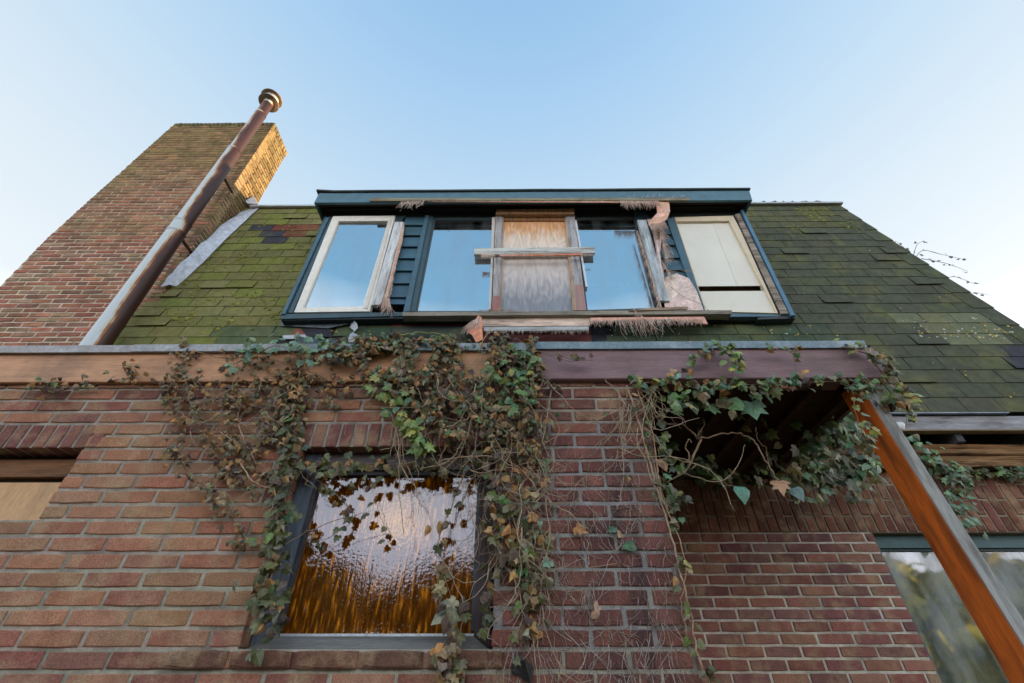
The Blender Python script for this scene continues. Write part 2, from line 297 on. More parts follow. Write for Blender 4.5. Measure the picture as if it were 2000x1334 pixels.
# ------------------------------------------------------------ brick walls
def brick(mb, o, u, n, u0, u1, z0, z1, depth, c, m=0, ch=.0028, j=.0013):
    """one hand-made brick: o origin, u along the wall, n outward normal; edges wander a little"""
    def P(a, z, d): return o + u * a + n * d + Vector((0, 0, z))
    q = lambda: ru(-j, j)
    pr = ru(-.002, .002); K = 3 if (u1 - u0) > .1 else 1; L = 3 if (z1 - z0) > .1 else 1
    ring = [(u0 + (u1-u0) * k / K, z0) for k in range(K)] + [(u1, z0 + (z1-z0) * k / L) for k in range(L)] + \
           [(u1 - (u1-u0) * k / K, z1) for k in range(K)] + [(u0, z1 - (z1-z0) * k / L) for k in range(L)]
    cu, cz = (u0 + u1) / 2, (z0 + z1) / 2; A = []; B = []; C = []; corner = {0, K, K + L, 2 * K + L}
    for i_, (a, z) in enumerate(ring):
        e = 1.5 if i_ in corner else 1.0
        a2, z2 = a + q(), z + q()
        if i_ in corner: a2 += ch * .45 * (1 if a < cu else -1); z2 += ch * .45 * (1 if z < cz else -1)
        B.append(P(a2, z2, pr - ch)); ia = ch * e * (1 if a < cu - .3 * (u1-u0) else -1 if a > cu + .3 * (u1-u0) else 0); iz = ch * e * (1 if z < cz - .3 * (z1-z0) else -1 if z > cz + .3 * (z1-z0) else 0)
        A.append(P(a2 + ia, z2 + iz, pr + ru(-.0004, .0004))); C.append(P(a, z, -depth))
    N_ = len(ring); Fs = [tuple(range(N_))]
    for i in range(N_):
        k = (i+1) % N_; Fs += [(i, N_+i, N_+k, k), (N_+i, 2*N_+i, 2*N_+k, N_+k)]
    mb.add(A + B + C, Fs, c, m)
def wall(o, u, n, ulo, uhi, z0, z1, course, blen, holes, colf, mcol, joint=.0105, depth=.10, mrec=.0055, off=0.0, matf=None, uedge=None, vertical=False):
    """returns (bricks, mortar) builders; holes are (u0,u1,z0,z1)"""
    mb = MB(); mo = MB(); rows = int(math.ceil((z1 - z0) / course - .3))
    for r in range(rows):
        a0 = z0 + r * course; a1 = a0 + course; zc = (a0 + a1) / 2
        lo, hi = (ulo, uhi) if uedge is None else uedge(zc, r)
        spans = [(lo, hi)]
        for h in holes:
            if h[2] - .001 < zc < h[3] + .001:
                ns = []
                for s in spans:
                    if h[1] <= s[0] or h[0] >= s[1]: ns.append(s); continue
                    if h[0] > s[0]: ns.append((s[0], h[0]))
                    if h[1] < s[1]: ns.append((h[1], s[1]))
                spans = ns
        sh = off + (blen / 2 if r % 2 else 0) + ru(-.012, .012)
        for s in spans:
            k0 = math.floor((s[0] - sh) / blen) - 1; k1 = math.ceil((s[1] - sh) / blen) + 1
            e0 = 0 if s[0] == lo else .006; e1 = 0 if s[1] == hi else .006
            pts = [o + u * (s[0] + (e0 or .003)), o + u * (s[1] - (e1 or .003))]
            A, B = pts; zz0 = Vector((0, 0, a0)); zz1 = Vector((0, 0, a1)); f = n * -mrec; bk = n * -(depth + .02)
            V = [A+zz0+f, B+zz0+f, B+zz1+f, A+zz1+f, A+zz0+bk, B+zz0+bk, B+zz1+bk, A+zz1+bk]
            mo.add(V, [(0,1,2,3),(5,4,7,6),(4,0,3,7),(1,5,6,2),(3,2,6,7),(4,5,1,0)], jit(mcol((s[0]+s[1])/2, zc) if callable(mcol) else mcol, .05))
            for k in range(k0, k1 + 1):
                b0 = sh + k * blen + joint / 2 + ru(-.002, .002); b1 = sh + (k + 1) * blen - joint / 2 + ru(-.002, .002)
                b0 = max(b0, s[0]); b1 = min(b1, s[1])
                if b1 - b0 < .028: continue
                brick(mb, o, u, n, b0, b1, a0 + joint / 2 + ru(-.001, .001), a1 - joint / 2 + ru(-.001, .001), depth, colf((b0 + b1) / 2, zc), matf((b0 + b1) / 2, zc) if matf else 0)
    return mb, mo
X_, NY = Vector((1, 0, 0)), Vector((0, -1, 0))

# =========================================================== FRONT EXTENSION
YF = 1.863
ext = thing('brick_extension', 'flat-roofed brick extension in the foreground with an ivy-covered amber window and porch beam', 'extension')
CO = .0617; ZF0 = EYE + .0758 - CO * 27          # course lines meet those of the photograph
zt = W(600, 746, YF).z
wx0, wx1, wz0, wz1 = -.947, -.085, EYE + .0758 + CO, EYE + .849
lx0, lx1, lz0, lz1 = -2.95, -1.919, EYE + .546, EYE + .849
wz1r = ZF0 + CO * round((wz1 - ZF0) / CO); rl = CO * 2
def cfront(u, z):
    h = z - EYE
    pals = [(.30, .145, .085), (.27, .17, .095), (.32, .125, .08), (.24, .13, .085), (.30, .16, .11), (.20, .075, .06), (.32, .16, .09)]
    pals = [mixc(p, (.285, .14, .09), .45) for p in pals]
    red = [mixc(p, (.20, .085, .068), .4) for p in [(.185, .070, .058), (.22, .085, .065), (.15, .06, .055), (.20, .09, .075)]]
    c = random.choice(pals); t = max(0, min(1, (u + 1.15) / .7)); t = max(t, min(.8, (h - .95) * 3.5))
    if h < .14: t = max(t, .55)
    if rnd() < t: c = random.choice(red)
    c = jit(tuple(a * b for a, b in zip(c, (1.26, 1.25, 1.18))), .13, .05)
    if u > -.1: c = tuple(x * .85 for x in c)
    return c
def mfront(u, z): return mixc((.42, .375, .31), (.33, .32, .31), (u + 1) / 1)
holes = [(wx0, wx1, wz0, wz1r + rl), (lx0, lx1, lz0 + .003, wz1r + rl)]
mb, mo = wall(Vector((0, YF, 0)), X_, NY, -4.6, .612, ZF0, zt, CO, .22, holes, cfront, mfront, off=.05, joint=.0125,
              matf=lambda u, z: 1 if (u > .02 and z < EYE + .95) or (u > -.15 and rnd() < .5) else 0)
w1 = mb.build('wall', [M['brick'], M['brick_stain']], ext)
mo.build('mortar', M['mortar'], w1)
for a, b in ((wx0 - .02, wx1 + .02), (lx0, lx1 + .09)):
    lint = MB(); lm = MB()
    x = a
    while x < b - .02:
        xe = min(x + .050, b)
        brick(lint, Vector((0, YF, 0)), X_, NY, x, xe, wz1r + .004, wz1r + rl - .006 + ru(-.001, .001), .10, jit(random.choice([(.22, .095, .075), (.20, .08, .065), (.25, .115, .09)]), .12))
        x += .0615
    lm.box(a, b, YF + .006, YF + .115, wz1r + .006, wz1r + rl + .002, (.38, .35, .30))
    lint.build('lintel_course', M['brick'], w1); lm.build('lintel_mortar', M['mortar'], w1)
# brick sill course standing 15 mm proud below the amber window
sl = MB()
x = -1.18
while x < -.05:
    brick(sl, Vector((0, YF - .014, 0)), X_, NY, x, min(x + .208, -.045), wz0 - CO + .006, wz0 - .004, .12, jit((.15, .075, .05), .12), 0, ch=.006); x += .22
sl.build('sill_course', M['brick'], w1)
# the rest of the shell of the extension
sh = MB(); c = (.2, .1, .08)
sh.box(-4.6, .602, YF + .13, YF + .2, 0, lz0 - .02, c); sh.box(-4.6, -4.4, YF + .2, 3.2, 0, zt, c)
sh.box(.45, .602, YF + .2, 3.2, 0, zt, c)
sh.box(-4.6, lx0 - .05, YF + .13, YF + .2, lz0 - .02, zt, c); sh.box(lx1 + .05, wx0 - .06, YF + .13, YF + .2, lz0 - .02, zt, c); sh.box(wx1 + .05, .602, YF + .13, YF + .2, lz0 - .02, zt, c)
sh.box(-4.6, .602, YF + .13, YF + .2, wz1r + .11, zt, c)
sh.build('inner_wall', M['dark'], ext)
# brick flank of the pier, facing the porch
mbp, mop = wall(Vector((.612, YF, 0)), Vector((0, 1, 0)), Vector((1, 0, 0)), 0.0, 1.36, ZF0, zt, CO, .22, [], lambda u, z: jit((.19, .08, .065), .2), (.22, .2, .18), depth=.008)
f = mbp.build('pier_flank', M['brick'], ext); mop.build('mortar', M['mortar'], f)
# fascia boards, edge trims, flat roof
XE = W(1712, 700, YF).x
fb = MB(); zb0, zb1 = W(600, 745, YF - .02).z, W(600, 685, YF - .02).z
xj = W(1040, 700, YF - .02).x
fb.prism([(-4.6, YF-.022, zb0), (xj - .001, YF-.022, zb0), (xj - .001, YF-.022, zb1), (-4.6, YF-.022, zb1)], (0, .024, 0), (.55, .28, .14), bev=.003)
tag(fb.build('fascia_board', M['fascia'], ext), 'orange-brown fascia board, left part')
fb = MB(); zb0r = W(1400, 739, YF - .03).z
fb.prism([(xj, YF-.03, zb0r), (XE + .012, YF-.03, zb0r), (XE - .015, YF-.03, zb1), (xj, YF-.03, zb1)], (0, .045, 0), (.24, .145, .15), bev=.004)
tag(fb.build('fascia_board', M['fascia'], ext), 'dark purple-brown fascia board over the porch')
tr = MB(); zc0, zc1 = W(600, 686, YF - .04).z, W(600, 673.5, YF - .04).z
def trim(pa, pb, c, dz=0, dy=0):
    xa, xb = W(pa, 680, YF - .04).x, W(pb, 680, YF - .04).x
    n_ = 10
    for i in range(n_):
        a = xa + (xb - xa) * i / n_; b = xa + (xb - xa) * (i + 1) / n_
        w0 = noise.noise(Vector((a * 3, 0, 0))) * .0022; w1_ = noise.noise(Vector((b * 3, 0, 0))) * .0022
        y = YF - .04 - dy
        P = [(a, y, zc0 + dz + w0), (b, y, zc0 + dz + w1_), (b, y - .004, zc1 + dz + w1_), (a, y - .004, zc1 + dz + w0)]
        tr.add(P + [(b, y + .09, zc1 + dz + w1_ + .006), (a, y + .09, zc1 + dz + w0 + .006), (a, y + .02, zc0 + dz + w0), (b, y + .02, zc0 + dz + w1_)],
               [(0, 1, 2, 3), (3, 2, 4, 5), (6, 7, 1, 0)], c)
trim(-760, 262, (.27, .26, .255)); trim(260, 560, (.26, .27, .275), .002, .0025); trim(558, 1041, (.20, .25, .27), .004, 0); trim(1039, 1694, (.15, .215, .25), .007, .003)
tr.build('roof_edge_trim', M['metal'], ext)
ro = MB(); ro.box(-4.6, XE - .02, YF - .02, 3.28, zc1 - .05, zc1 - .006, (.06, .06, .06))
ro.box(.60, XE - .03, YF + .03, 3.16, zb0r + .02, zb0r + .035, (.035, .022, .016))
for k in range(6): ro.box(.66 + k * .2, .70 + k * .2, YF + .03, 3.16, zb0r - .02, zb0r + .0195, (.05, .03, .02))
ro.build('flat_roof', M['dark'], ext)
eb = MB(); eb.box(XE - .028, XE - .003, YF + .017, 3.16, zb0r + .01, zb1, (.12, .06, .055)); eb.build('side_board', M['fascia'], ext)
bp_ = MB(); bp_.box(.615, 1.60, YF + .017, YF + .08, zb0r - .0, zb0r + .1, (.10, .04, .03)); bp_.build('porch_beam', M['fascia'], ext)

# amber window
fr = MB(); y0, y1 = YF + .062, YF + .125; fc = (.055, .042, .042)
gx0, gx1, gz0, gz1 = -.872, -.150, W(700, 1240, YF + .085).z, W(700, 930, YF + .085).z
fr.prism([(wx0 + .003, y0, wz0), (gx0, y0, wz0 + .045), (gx0, y0, wz1r), (wx0 + .003, y0, wz1r)], (0, .06, 0), (.13, .16, .20), 1, bev=.003)
fr.prism([(gx1, y0, wz0 + .045), (wx1 - .003, y0, wz0), (wx1 - .003, y0, wz1r), (gx1, y0, wz1r)], (0, .06, 0), (.075, .055, .055), 1, bev=.003)
fr.box(gx0 - .001, gx1 + .001, y0 + .001, y1, gz1 + .02, wz1r, (.08, .062, .062))
fr.box(gx0 - .001, gx1 + .001, y0 + .012, y1 - .001, gz1, gz1 + .019, (.02, .018, .018))
for xx in (gx0, gx1 - .014): fr.box(xx, xx + .014, y0 + .012, y0 + .05, gz0 + .012, gz1, (.035, .04, .05))
wf = fr.build('window', [M['paint'], M['wood_v']], ext)
tag(wf, 'amber textured glass window under ivy')
s_ = MB(); s_.prism([(wx0 + .004, YF + .02, wz0 - .001), (wx1 - .004, YF + .02, wz0 - .001), (gx1, y0 - .001, wz0 + .043), (gx0, y0 - .001, wz0 + .043)], (0, .06, 0), (.17, .165, .155), bev=.003)
s_.build('sill', M['wood_h'], wf)
s_ = MB(); s_.box(gx0 + .001, gx1 - .001, y0 + .004, y0 + .03, gz0 - .012, gz0 + .002, (.5, .53, .56)); s_.build('glazing_strip', M['metal'], wf)
s_ = MB(); s_.box(gx0 + .0, gx1, y0 + .03, y0 + .036, gz0 - .012, gz1 + .01, (1, 1, 1)); s_.build('pane', M['amber'], wf)
# boarded window at the far left
fr = MB(); y0 = YF + .07
fr.box(lx0, lx1, y0, y0 + .05, W(60, 931, y0).z, W(60, 898, y0).z, (.24, .12, .06)); fr.box(lx0, lx1, y0 + .02, y0 + .06, W(60, 897, y0).z, wz1r, (.02, .015, .012))
fr.box(lx0, lx1, y0 + .03, y0 + .06, W(60, 941, y0).z, W(60, 931, y0).z - .001, (.05, .03, .02))
wf2 = fr.build('window', M['wood_h'], ext); tag(wf2, 'boarded-up window at the left edge')
s_ = MB(); s_.box(lx0, lx1, y0 + .015, y0 + .028, lz0 - .0, W(60, 940, y0).z, (.62, .38, .20)); s_.build('board', M['ply'], wf2)

# =========================================================== HOUSE
house = thing('house', 'old brick house with a mossy shingled mansard roof, broken dormer and tall chimney', 'house')
YB = 3.23
HX0, HX1 = -3.6, 4.83
zlb = W(1600, 1040, YB).z; zlt = zlb + .43
def cback(u, z):
    c = random.choice([(.27, .115, .09), (.30, .125, .095), (.21, .095, .085), (.31, .15, .105), (.23, .12, .10)])
    return jit(c, .18, .06)
bx0 = 2.412
CB2 = .0637; zb_ = zlb - CB2 * 40
mb, mo = wall(Vector((0, YB, 0)), X_, NY, .45, HX1 - .12, zb_, zlb, CB2, .22, [(bx0, 4.2, EYE - .75, zlb + .01)], cback, (.64, .60, .51), joint=.012, off=.03)
bw = mb.build('wall', M['brick'], house); mo.build('mortar', M['mortar'], bw)
vb = MB(); vm_ = MB(); x = .45; k = 0
while x < HX1 - .12:
    za = zlb - (.11 if k % 2 else 0) + .0
    zz = za
    while zz < zlt:
        q0, q1 = max(zz + .005, zlb + .004), min(zz + .215, zlt)
        if q1 - q0 > .03:
            brick(vb, Vector((0, YB - .001, 0)), X_, NY, x + .0055, x + .0615, q0, q1, .1, jit(random.choice([(.20, .08, .05), (.17, .07, .05), (.22, .10, .06)]), .15))
        zz += .22
    x += .067; k += 1
vm_.box(.45, HX1 - .13, YB + .0055, YB + .12, zlb + .001, zlt - .002, (.34, .29, .21))
v_ = vb.build('upright_brick_band', M['brick'], house); vm_.build('mortar', M['mortar'], v_)
# side and rear shell
ss = MB(); ss.box(HX1 - .30, HX1 - .13, YB + .1, 8, 0, ZE, (.19, .09, .07)); ss.box(HX0 - .2, HX0, YB + .15, 8, 0, ZE, (.19, .09, .07)); ss.box(HX0, HX1 - .14, 7.9, 8, 0, ZE, (.19, .09, .07))
ss.box(HX0, .45, YB + .05, YB + .15, 0, ZE + .3, (.19, .09, .07)); ss.box(.45, HX1 - .31, YB + .3, YB + .34, zlb + .06, ZE + .2, (.03, .025, .02))
ss.build('rear_wall', M['dark'], house)
# large rear window
fr = MB(); yw = YB + .06; tl = (.055, .12, .125)
ztop = zlb - .003; zw1 = W(1900, 1070, yw).z
fr.box(bx0 + .001, 4.2, yw, yw + .06, zw1, ztop, tl); fr.box(bx0 + .001, bx0 + .045, yw + .001, yw + .06, EYE - .75, zw1, tl)
fr.box(bx0 + .045, 4.2, yw + .015, yw + .05, zw1 - .016, zw1 - .001, (.02, .05, .055)); fr.box(bx0 + .04, 4.2, yw, yw + .07, EYE - .75, EYE - .69, tl)
fr.box(4.13, 4.2, yw + .001, yw + .06, EYE - .69, zw1, tl)
bwf = fr.build('window', M['paint'], house); tag(bwf, 'large teal-framed window under the porch roof')
s_ = MB(); s_.box(bx0 + .04, 4.13, yw + .03, yw + .034, EYE - .7, zw1); s_.build('pane', M['glass_back'], bwf)
s_ = MB()
for k in range(34):
    xx = bx0 + .06 + k * .06; d_ = .02 if k % 2 else 0
    s_.add([(xx, yw + .16 + d_, EYE - .7), (xx + .06, yw + .18 - d_, EYE - .7), (xx + .06, yw + .18 - d_, zw1), (xx, yw + .16 + d_, zw1)], [(0, 1, 2, 3)], (.42, .44, .41))
s_.build('curtain', M['dark'], bwf)
s_ = MB(); s_.box(bx0, 4.3, yw + .3, yw + .32, EYE - .8, zlb + .05, (.05, .05, .05)); s_.build('room_back', M['dark'], bwf)

# eaves: wall plate, rafter ends, edge board
xw0 = .62
e = MB(); n_ = 40; z0, z1 = zlt, W(1900, 869, YB - .07).z
yb = YB - .07; ridge = []
for i in range(n_ + 1):
    x = 1.6 + (HX1 - 1.6) * i / n_; ridge.append(x)
prof = [(0, 0.0), (.005, .25), (-.006, .42), (.012, .5), (-.004, .58), (.004, .78), (.014, .84), (0, 1.0)]
V = []; Fs = []
for i, x in enumerate(ridge):
    for j_, (dy, t) in enumerate(prof):
        V.append((x, yb + dy * 1.6 + noise.noise(Vector((x * 3, t * 4, 0))) * .012 - (.012 if t == .25 else 0), z0 + .004 + (z1 - z0) * t + noise.noise(Vector((x * 2.3, t * 3, 5))) * .006))
    V.append((x, yb + .12, z1)); V.append((x, yb + .12, z0 + .004))
K = len(prof) + 2
for i in range(n_):
    for j_ in range(K):
        k2 = (j_ + 1) % K; Fs.append((i*K+j_, (i+1)*K+j_, (i+1)*K+k2, i*K+k2))
e.add(V, Fs, (.34, .19, .09)); e.build('wall_plate', M['rot'], house)
zg0, zg1 = W(1900, 838, YE - .01).z, W(1900, 812, YE - .01).z
for pxr in (1625, 1862, 2015, 2190):
    r_ = MB(); a = W(pxr, 862, YB - .06)
    r_.prism([(a.x, YE + .03, z1 + .012), (a.x + .055, YE + .03, z1 + .012), (a.x + .055, YE + .03, zg0 + .03), (a.x, YE + .03, zg0 + .03)], (0, .45, 0), (.085, .09, .105), bev=.004)
    r_.build('rafter_end', M['wood_h'], house)
g = MB()
g.prism([(1.2, YE - .005, zg0), (HX1, YE - .005, zg0), (HX1, YE - .005, zg1), (1.2, YE - .005, zg1)], (0, .02, 0), (.33, .33, .34), bev=.002)
g.box(1.2, HX1, YE - .012, YE + .05, zg0 - .012, zg0 - .002, (.30, .23, .15))
g.build('eaves_board', M['wood_h'], house)
s_ = MB(); za, zb2 = W(1900, 811, YE - .03).z, W(1900, 805.5, YE - .03).z
s_.box(1.2, W(1972, 808, YE - .03).x, YE - .035, YE + .03, zb2 - .008, zb2, (.18, .22, .26)); s_.build('drip_edge', M['metal'], house)

# steep shingled slope
ZR = W(1500, 402, 3.645).z; ZR = ZE + (ZR - ZE)
NR = 23; dz = (ZR - ZE) / NR; TAB = .286
hipx = lambda z: HX1 - (z - ZE) * CB - .02
nrm = Vector((0, -1, CB)).normalized()
def R3(x, z, off): return Vector((x, roofY(z), z)) + nrm * off
base = MB(); XL = -3.70
base.add([R3(XL, ZE, -.004), R3(hipx(ZE), ZE, -.004), R3(hipx(ZR), ZR, -.004), R3(XL, ZR, -.004),
          (XL, 8, ZE), (HX1, 8, ZE), (hipx(ZR), 7.0, ZR), (XL, 7.0, ZR)], [(0, 1, 2, 3), (5, 4, 7, 6), (1, 5, 6, 2), (4, 0, 3, 7), (0, 4, 5, 1)], (.028, .032, .022))
rf = base.build('roof', M['underlay'], house)
s = MB()
dq = [(W(640, 430, 3.2).x, W(1445, 430, 3.2).x)]
dzb = W(1000, 626, 3.2).z; dzt = W(1000, 395, 3.03).z
def inq(p, q):       # p inside pixel quad given through its projection
    x, y = p; r_ = False; n = len(q); j = n - 1
    for i in range(n):
        if (q[i][1] > y) != (q[j][1] > y) and x < (q[j][0]-q[i][0])*(y-q[i][1])/(q[j][1]-q[i][1])+q[i][0]: r_ = not r_
        j = i
    return r_
def pix(v):
    d = CM.transposed() @ (v - Vector((0, 0, EYE))); return (1000 + F * d.x / -d.z, 667 - F * d.y / -d.z)
gaps = [[(905, 628), (1158, 628), (1160, 672), (905, 672)], [(768, 627), (912, 627), (912, 662), (760, 662)], [(1150, 624), (1182, 624), (1186, 663), (1155, 663)], [(575, 640), (640, 640), (650, 670), (560, 670)]]
red = [[(540, 438), (612, 438), (612, 450), (540, 450)], [(548, 450), (585, 450), (580, 459), (545, 459)]]
drk = [[(505, 434), (540, 434), (545, 458), (515, 458)], [(530, 459), (580, 459), (575, 472), (530, 472)], [(1950, 683), (2030, 683), (2030, 716), (1950, 716)]]
lich = [[(1722, 618), (1975, 618), (1990, 641), (1735, 641)], [(1775, 641), (1965, 641), (1970, 663), (1790, 663)]]
for r in range(NR):
    za = ZE + r * dz; zb3 = za + dz; offx = (r * .143 + (.02 if r % 3 else -.03)) % TAB
    k = 0; x = XL - offx
    while x < 5.0:
        wv = ru(-.004, .004); a, b = x + .0035, x + TAB - .0035; x += TAB
        zh = hipx((za + zb3) / 2)
        if a > zh - .03: break
        b = min(b, zh - .01); a = max(a, XL)
        if b - a < .03: continue
        cx = (a + b) / 2; zc = (za + zb3) / 2; pp = pix(R3(cx, zc, 0))
        if dq[0][0] + .06 < cx < dq[0][1] - .06 and dzb + .06 < zc < dzt: continue
        if any(inq(pp, q) for q in gaps): continue
        t = (cx + 3.5) / 8.2; hrel = (zc - ZE) / (ZR - ZE)
        nz = noise.noise(Vector((cx * .9, zc * .9, 3)))
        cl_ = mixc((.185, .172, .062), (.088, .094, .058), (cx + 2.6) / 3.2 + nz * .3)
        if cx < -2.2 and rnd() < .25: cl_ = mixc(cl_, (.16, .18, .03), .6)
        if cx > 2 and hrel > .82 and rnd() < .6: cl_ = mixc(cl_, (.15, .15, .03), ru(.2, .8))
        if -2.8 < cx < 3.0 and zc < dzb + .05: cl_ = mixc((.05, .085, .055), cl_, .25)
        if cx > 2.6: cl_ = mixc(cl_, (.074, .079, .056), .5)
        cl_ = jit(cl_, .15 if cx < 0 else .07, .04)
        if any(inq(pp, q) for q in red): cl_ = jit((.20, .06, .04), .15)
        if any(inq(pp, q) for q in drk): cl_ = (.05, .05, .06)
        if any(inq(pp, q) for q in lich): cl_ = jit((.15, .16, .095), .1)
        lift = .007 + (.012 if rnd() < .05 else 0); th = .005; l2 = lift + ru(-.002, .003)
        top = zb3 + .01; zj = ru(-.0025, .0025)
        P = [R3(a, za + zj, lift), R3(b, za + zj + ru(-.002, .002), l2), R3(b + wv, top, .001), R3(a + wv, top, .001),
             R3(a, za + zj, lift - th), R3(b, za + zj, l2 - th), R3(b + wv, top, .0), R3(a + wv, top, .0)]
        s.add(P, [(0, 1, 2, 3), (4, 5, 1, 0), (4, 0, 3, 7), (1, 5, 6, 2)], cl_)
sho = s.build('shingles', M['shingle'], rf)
# hip strip: overlapping caps along the right corner
s = MB(); k = 0
zz = ZE
while zz < ZR - .02:
    z2 = min(zz + .262, ZR)
    for (q, w_) in ((0, .10),):
        xa0, xa1 = hipx(zz) + .02, hipx(z2) + .02
        A = Vector((xa0, roofY(zz), zz)); B = Vector((xa1, roofY(z2), z2))
        lift0, lift1 = .012, .005
        s.add([A + Vector((-.19, -lift0, 0)), A + Vector((lift0, -lift0, 0)), B + Vector((lift1, -lift1, 0)), B + Vector((-.19, -lift1, 0)),
               A + Vector((lift0, .11, 0)), B + Vector((lift1, .11, 0)), A + Vector((-.19, -lift0 + .007, 0)), B + Vector((-.19, -lift1 + .007, 0))],
              [(0, 1, 2, 3), (1, 4, 5, 2), (6, 0, 3, 7), (0, 6, 4, 1)], jit((.078, .085, .055), .1))
    zz += .25
s.build('hip_shingles', M['shingle'], rf)
# moss cushions and lichen spots growing on the tabs
s = MB()
def spot(px, py, r, h, c):
    p = WR(px, py, .009); ux = X_; uz = nrm.cross(ux).normalized(); k = 7; V = [p + nrm * h]
    ph = ru(0, 6)
    for q in range(k):
        an = ph + 2 * math.pi * q / k; rr = r * ru(.6, 1.25); V.append(p + ux * (rr * math.cos(an)) + uz * (rr * .8 * math.sin(an)) - nrm * .001)
    s.add(V, [(0, q + 1, (q + 1) % k + 1) for q in range(k)], c, 0, True)
YG = [(.22, .22, .035), (.17, .19, .035), (.26, .24, .05)]; LC = [(.55, .55, .45), (.45, .47, .38), (.55, .36, .05), (.6, .45, .08)]
for q, n, r, h, P_ in (([(240, 640), (420, 470), (600, 410), (600, 560), (545, 660)], 260, (.008, .026), .012, YG), ([(1480, 404), (1625, 404), (1690, 450), (1560, 460)], 90, (.006, .022), .006, YG),
                       ([(1725, 620), (1975, 620), (1990, 661), (1790, 661)], 110, (.003, .014), .002, LC), ([(1490, 430), (1700, 450), (1990, 690), (1990, 790), (1560, 640)], 22, (.003, .010), .002, LC),
                       ([(1180, 640), (1540, 628), (1680, 655), (1200, 662)], 40, (.004, .012), .002, LC + YG), ([(640, 640), (760, 640), (760, 665), (640, 665)], 24, (.005, .012), .003, LC + YG)):
    i = 0; xs = [a[0] for a in q]; ys = [a[1] for a in q]; g_ = 0
    while i < n and g_ < 9000:
        g_ += 1; x, y = ru(min(xs), max(xs)), ru(min(ys), max(ys))
        if not inq((x, y), q) or noise.noise(Vector((x * .02, y * .03, 8))) < ru(-.2, .25): continue
        spot(x, y, ru(*r), h * ru(.6, 1.3), jit(random.choice(P_), .2)); i += 1
o = s.build('moss', M['deadleaf'], rf); o['kind'] = 'stuff'
# right flank of the mansard
s = MB()
for r in range(NR):
    za = ZE + r * dz
    s.add([(HX1 - (za-ZE)*CB + .006, roofY(za) + .1, za), (HX1 - (za-ZE)*CB + .006, 7.6, za), (HX1 - (za+dz-ZE)*CB, 7.6, za + dz), (HX1 - (za+dz-ZE)*CB, roofY(za) + .1, za + dz)], [(0, 1, 2, 3)], jit((.05, .06, .04), .1))
s.build('side_shingles', M['shingle'], rf)
# shallow tiled upper roof with the pantile ends showing over the edge
s = MB(); yr = roofY(ZR); x = -3.46; i = 0
while x < hipx(ZR) - .16:
    w_ = .185
    pts = []
    for q in range(7):
        t = q / 6; hgt = .020 + .028 * max(0, math.sin(t * math.pi * 2 - .6)) ; pts.append((x + w_ * t, hgt))
    jz = ru(-.006, .006); jy = ru(-.02, .02)
    V = []
    for (xx, hh) in pts: V.append((xx, yr - .03 + jy, ZR + hh + jz))
    for (xx, hh) in pts: V.append((xx, yr + 1.9, ZR + hh + .72))
    for (xx, hh) in pts: V.append((xx, yr - .03 + jy, ZR + hh + jz - .016))
    Fs = [(q, q+1, q+8, q+7) for q in range(6)] + [(q+14, q+15, q+1, q) for q in range(6)]
    s.add(V, Fs, jit((.16, .065, .04), .25)); x += w_; i += 1
s.add([(-3.72, yr + 1.9, ZR + .76), (hipx(ZR), yr + 1.9, ZR + .76), (hipx(ZR), 7.0, ZR), (-3.72, 7.0, ZR)], [(0, 1, 2, 3)], (.15, .06, .04))
s.add([(hipx(ZR), yr, ZR), (hipx(ZR), 7.0, ZR), (hipx(ZR), yr + 1.9, ZR + .76)], [(0, 1, 2)], (.15, .06, .04))
# a few broken moss-grown pieces lying on the edge right of the dormer
for pxc, sc_ in ((1490, .7), (1512, .9), (1528, .8), (1545, .7), (1571, 1.5), (1600, .6)):
    c0 = W(pxc, 399, yr); V = []
    for q in range(8):
        an = q * math.pi / 4; V.append(c0 + Vector((math.cos(an) * .06 * sc_, ru(-.03, .02), math.sin(an) * .028 * sc_ + .01 + ru(-.008, .008))))
    V.append(c0 + Vector((0, .06, .02))); V.append(c0 + Vector((0, -.05, .01)))
    s.add(V, [(q, (q+1) % 8, 8) for q in range(8)] + [((q+1) % 8, q, 9) for q in range(8)], jit(random.choice([(.12, .06, .04), (.10, .09, .03)]), .2))
s.build('pantiles', M['tile'], rf)
s = MB(); s.box(-3.5, hipx(ZR) + .06, yr - .045, yr + .05, ZR - .012, ZR + .018, (.42, .42, .42)); s.build('edge_flashing', M['metal'], rf)

# chimney
CHX1 = -3.60; CY0, CY1 = 3.32, 3.80; ZC0 = EYE + 1.2; ZC1 = W(430, 240, CY0).z
def chl(z): t = (z - (EYE + 4.2)) / (ZC1 - EYE - 4.2); return -5.35 + .23 * max(0, min(1, t))
def cch(u, z):
    h = (z - EYE - 2.4) / 4.3; h += noise.noise(Vector((u, z * 1.4, 0))) * .35
    a = random.choice([(.27, .105, .065), (.23, .09, .06), (.30, .13, .075), (.18, .09, .06), (.24, .15, .09)])
    b = random.choice([(.155, .115, .055), (.14, .10, .05), (.18, .125, .06), (.13, .11, .045)])
    return jit(mixc(tuple(x * 1.5 for x in a), tuple(x * y for x, y in zip(b, (2.0, 1.65, 1.5))), (h - .45) * 3), .16, .06)
def mch(u, z):
    h = (z - EYE - 2.4) / 4.3 + noise.noise(Vector((u, z * 1.4, 0))) * .3
    return mixc((.68, .56, .41), (.30, .24, .14), (h - .42) * 3)
ztc = ZC1 - .11
mb, mo = wall(Vector((0, CY0, 0)), X_, NY, -5.35, CHX1, ZC0, ztc, .0625, .22, [], cch, mch, off=.07, joint=.015, uedge=lambda z, r: (chl(z), CHX1))
def cside(u, z): return jit(random.choice([(.22, .155, .07), (.19, .125, .06), (.25, .175, .075), (.16, .11, .05)]), .18, .05)
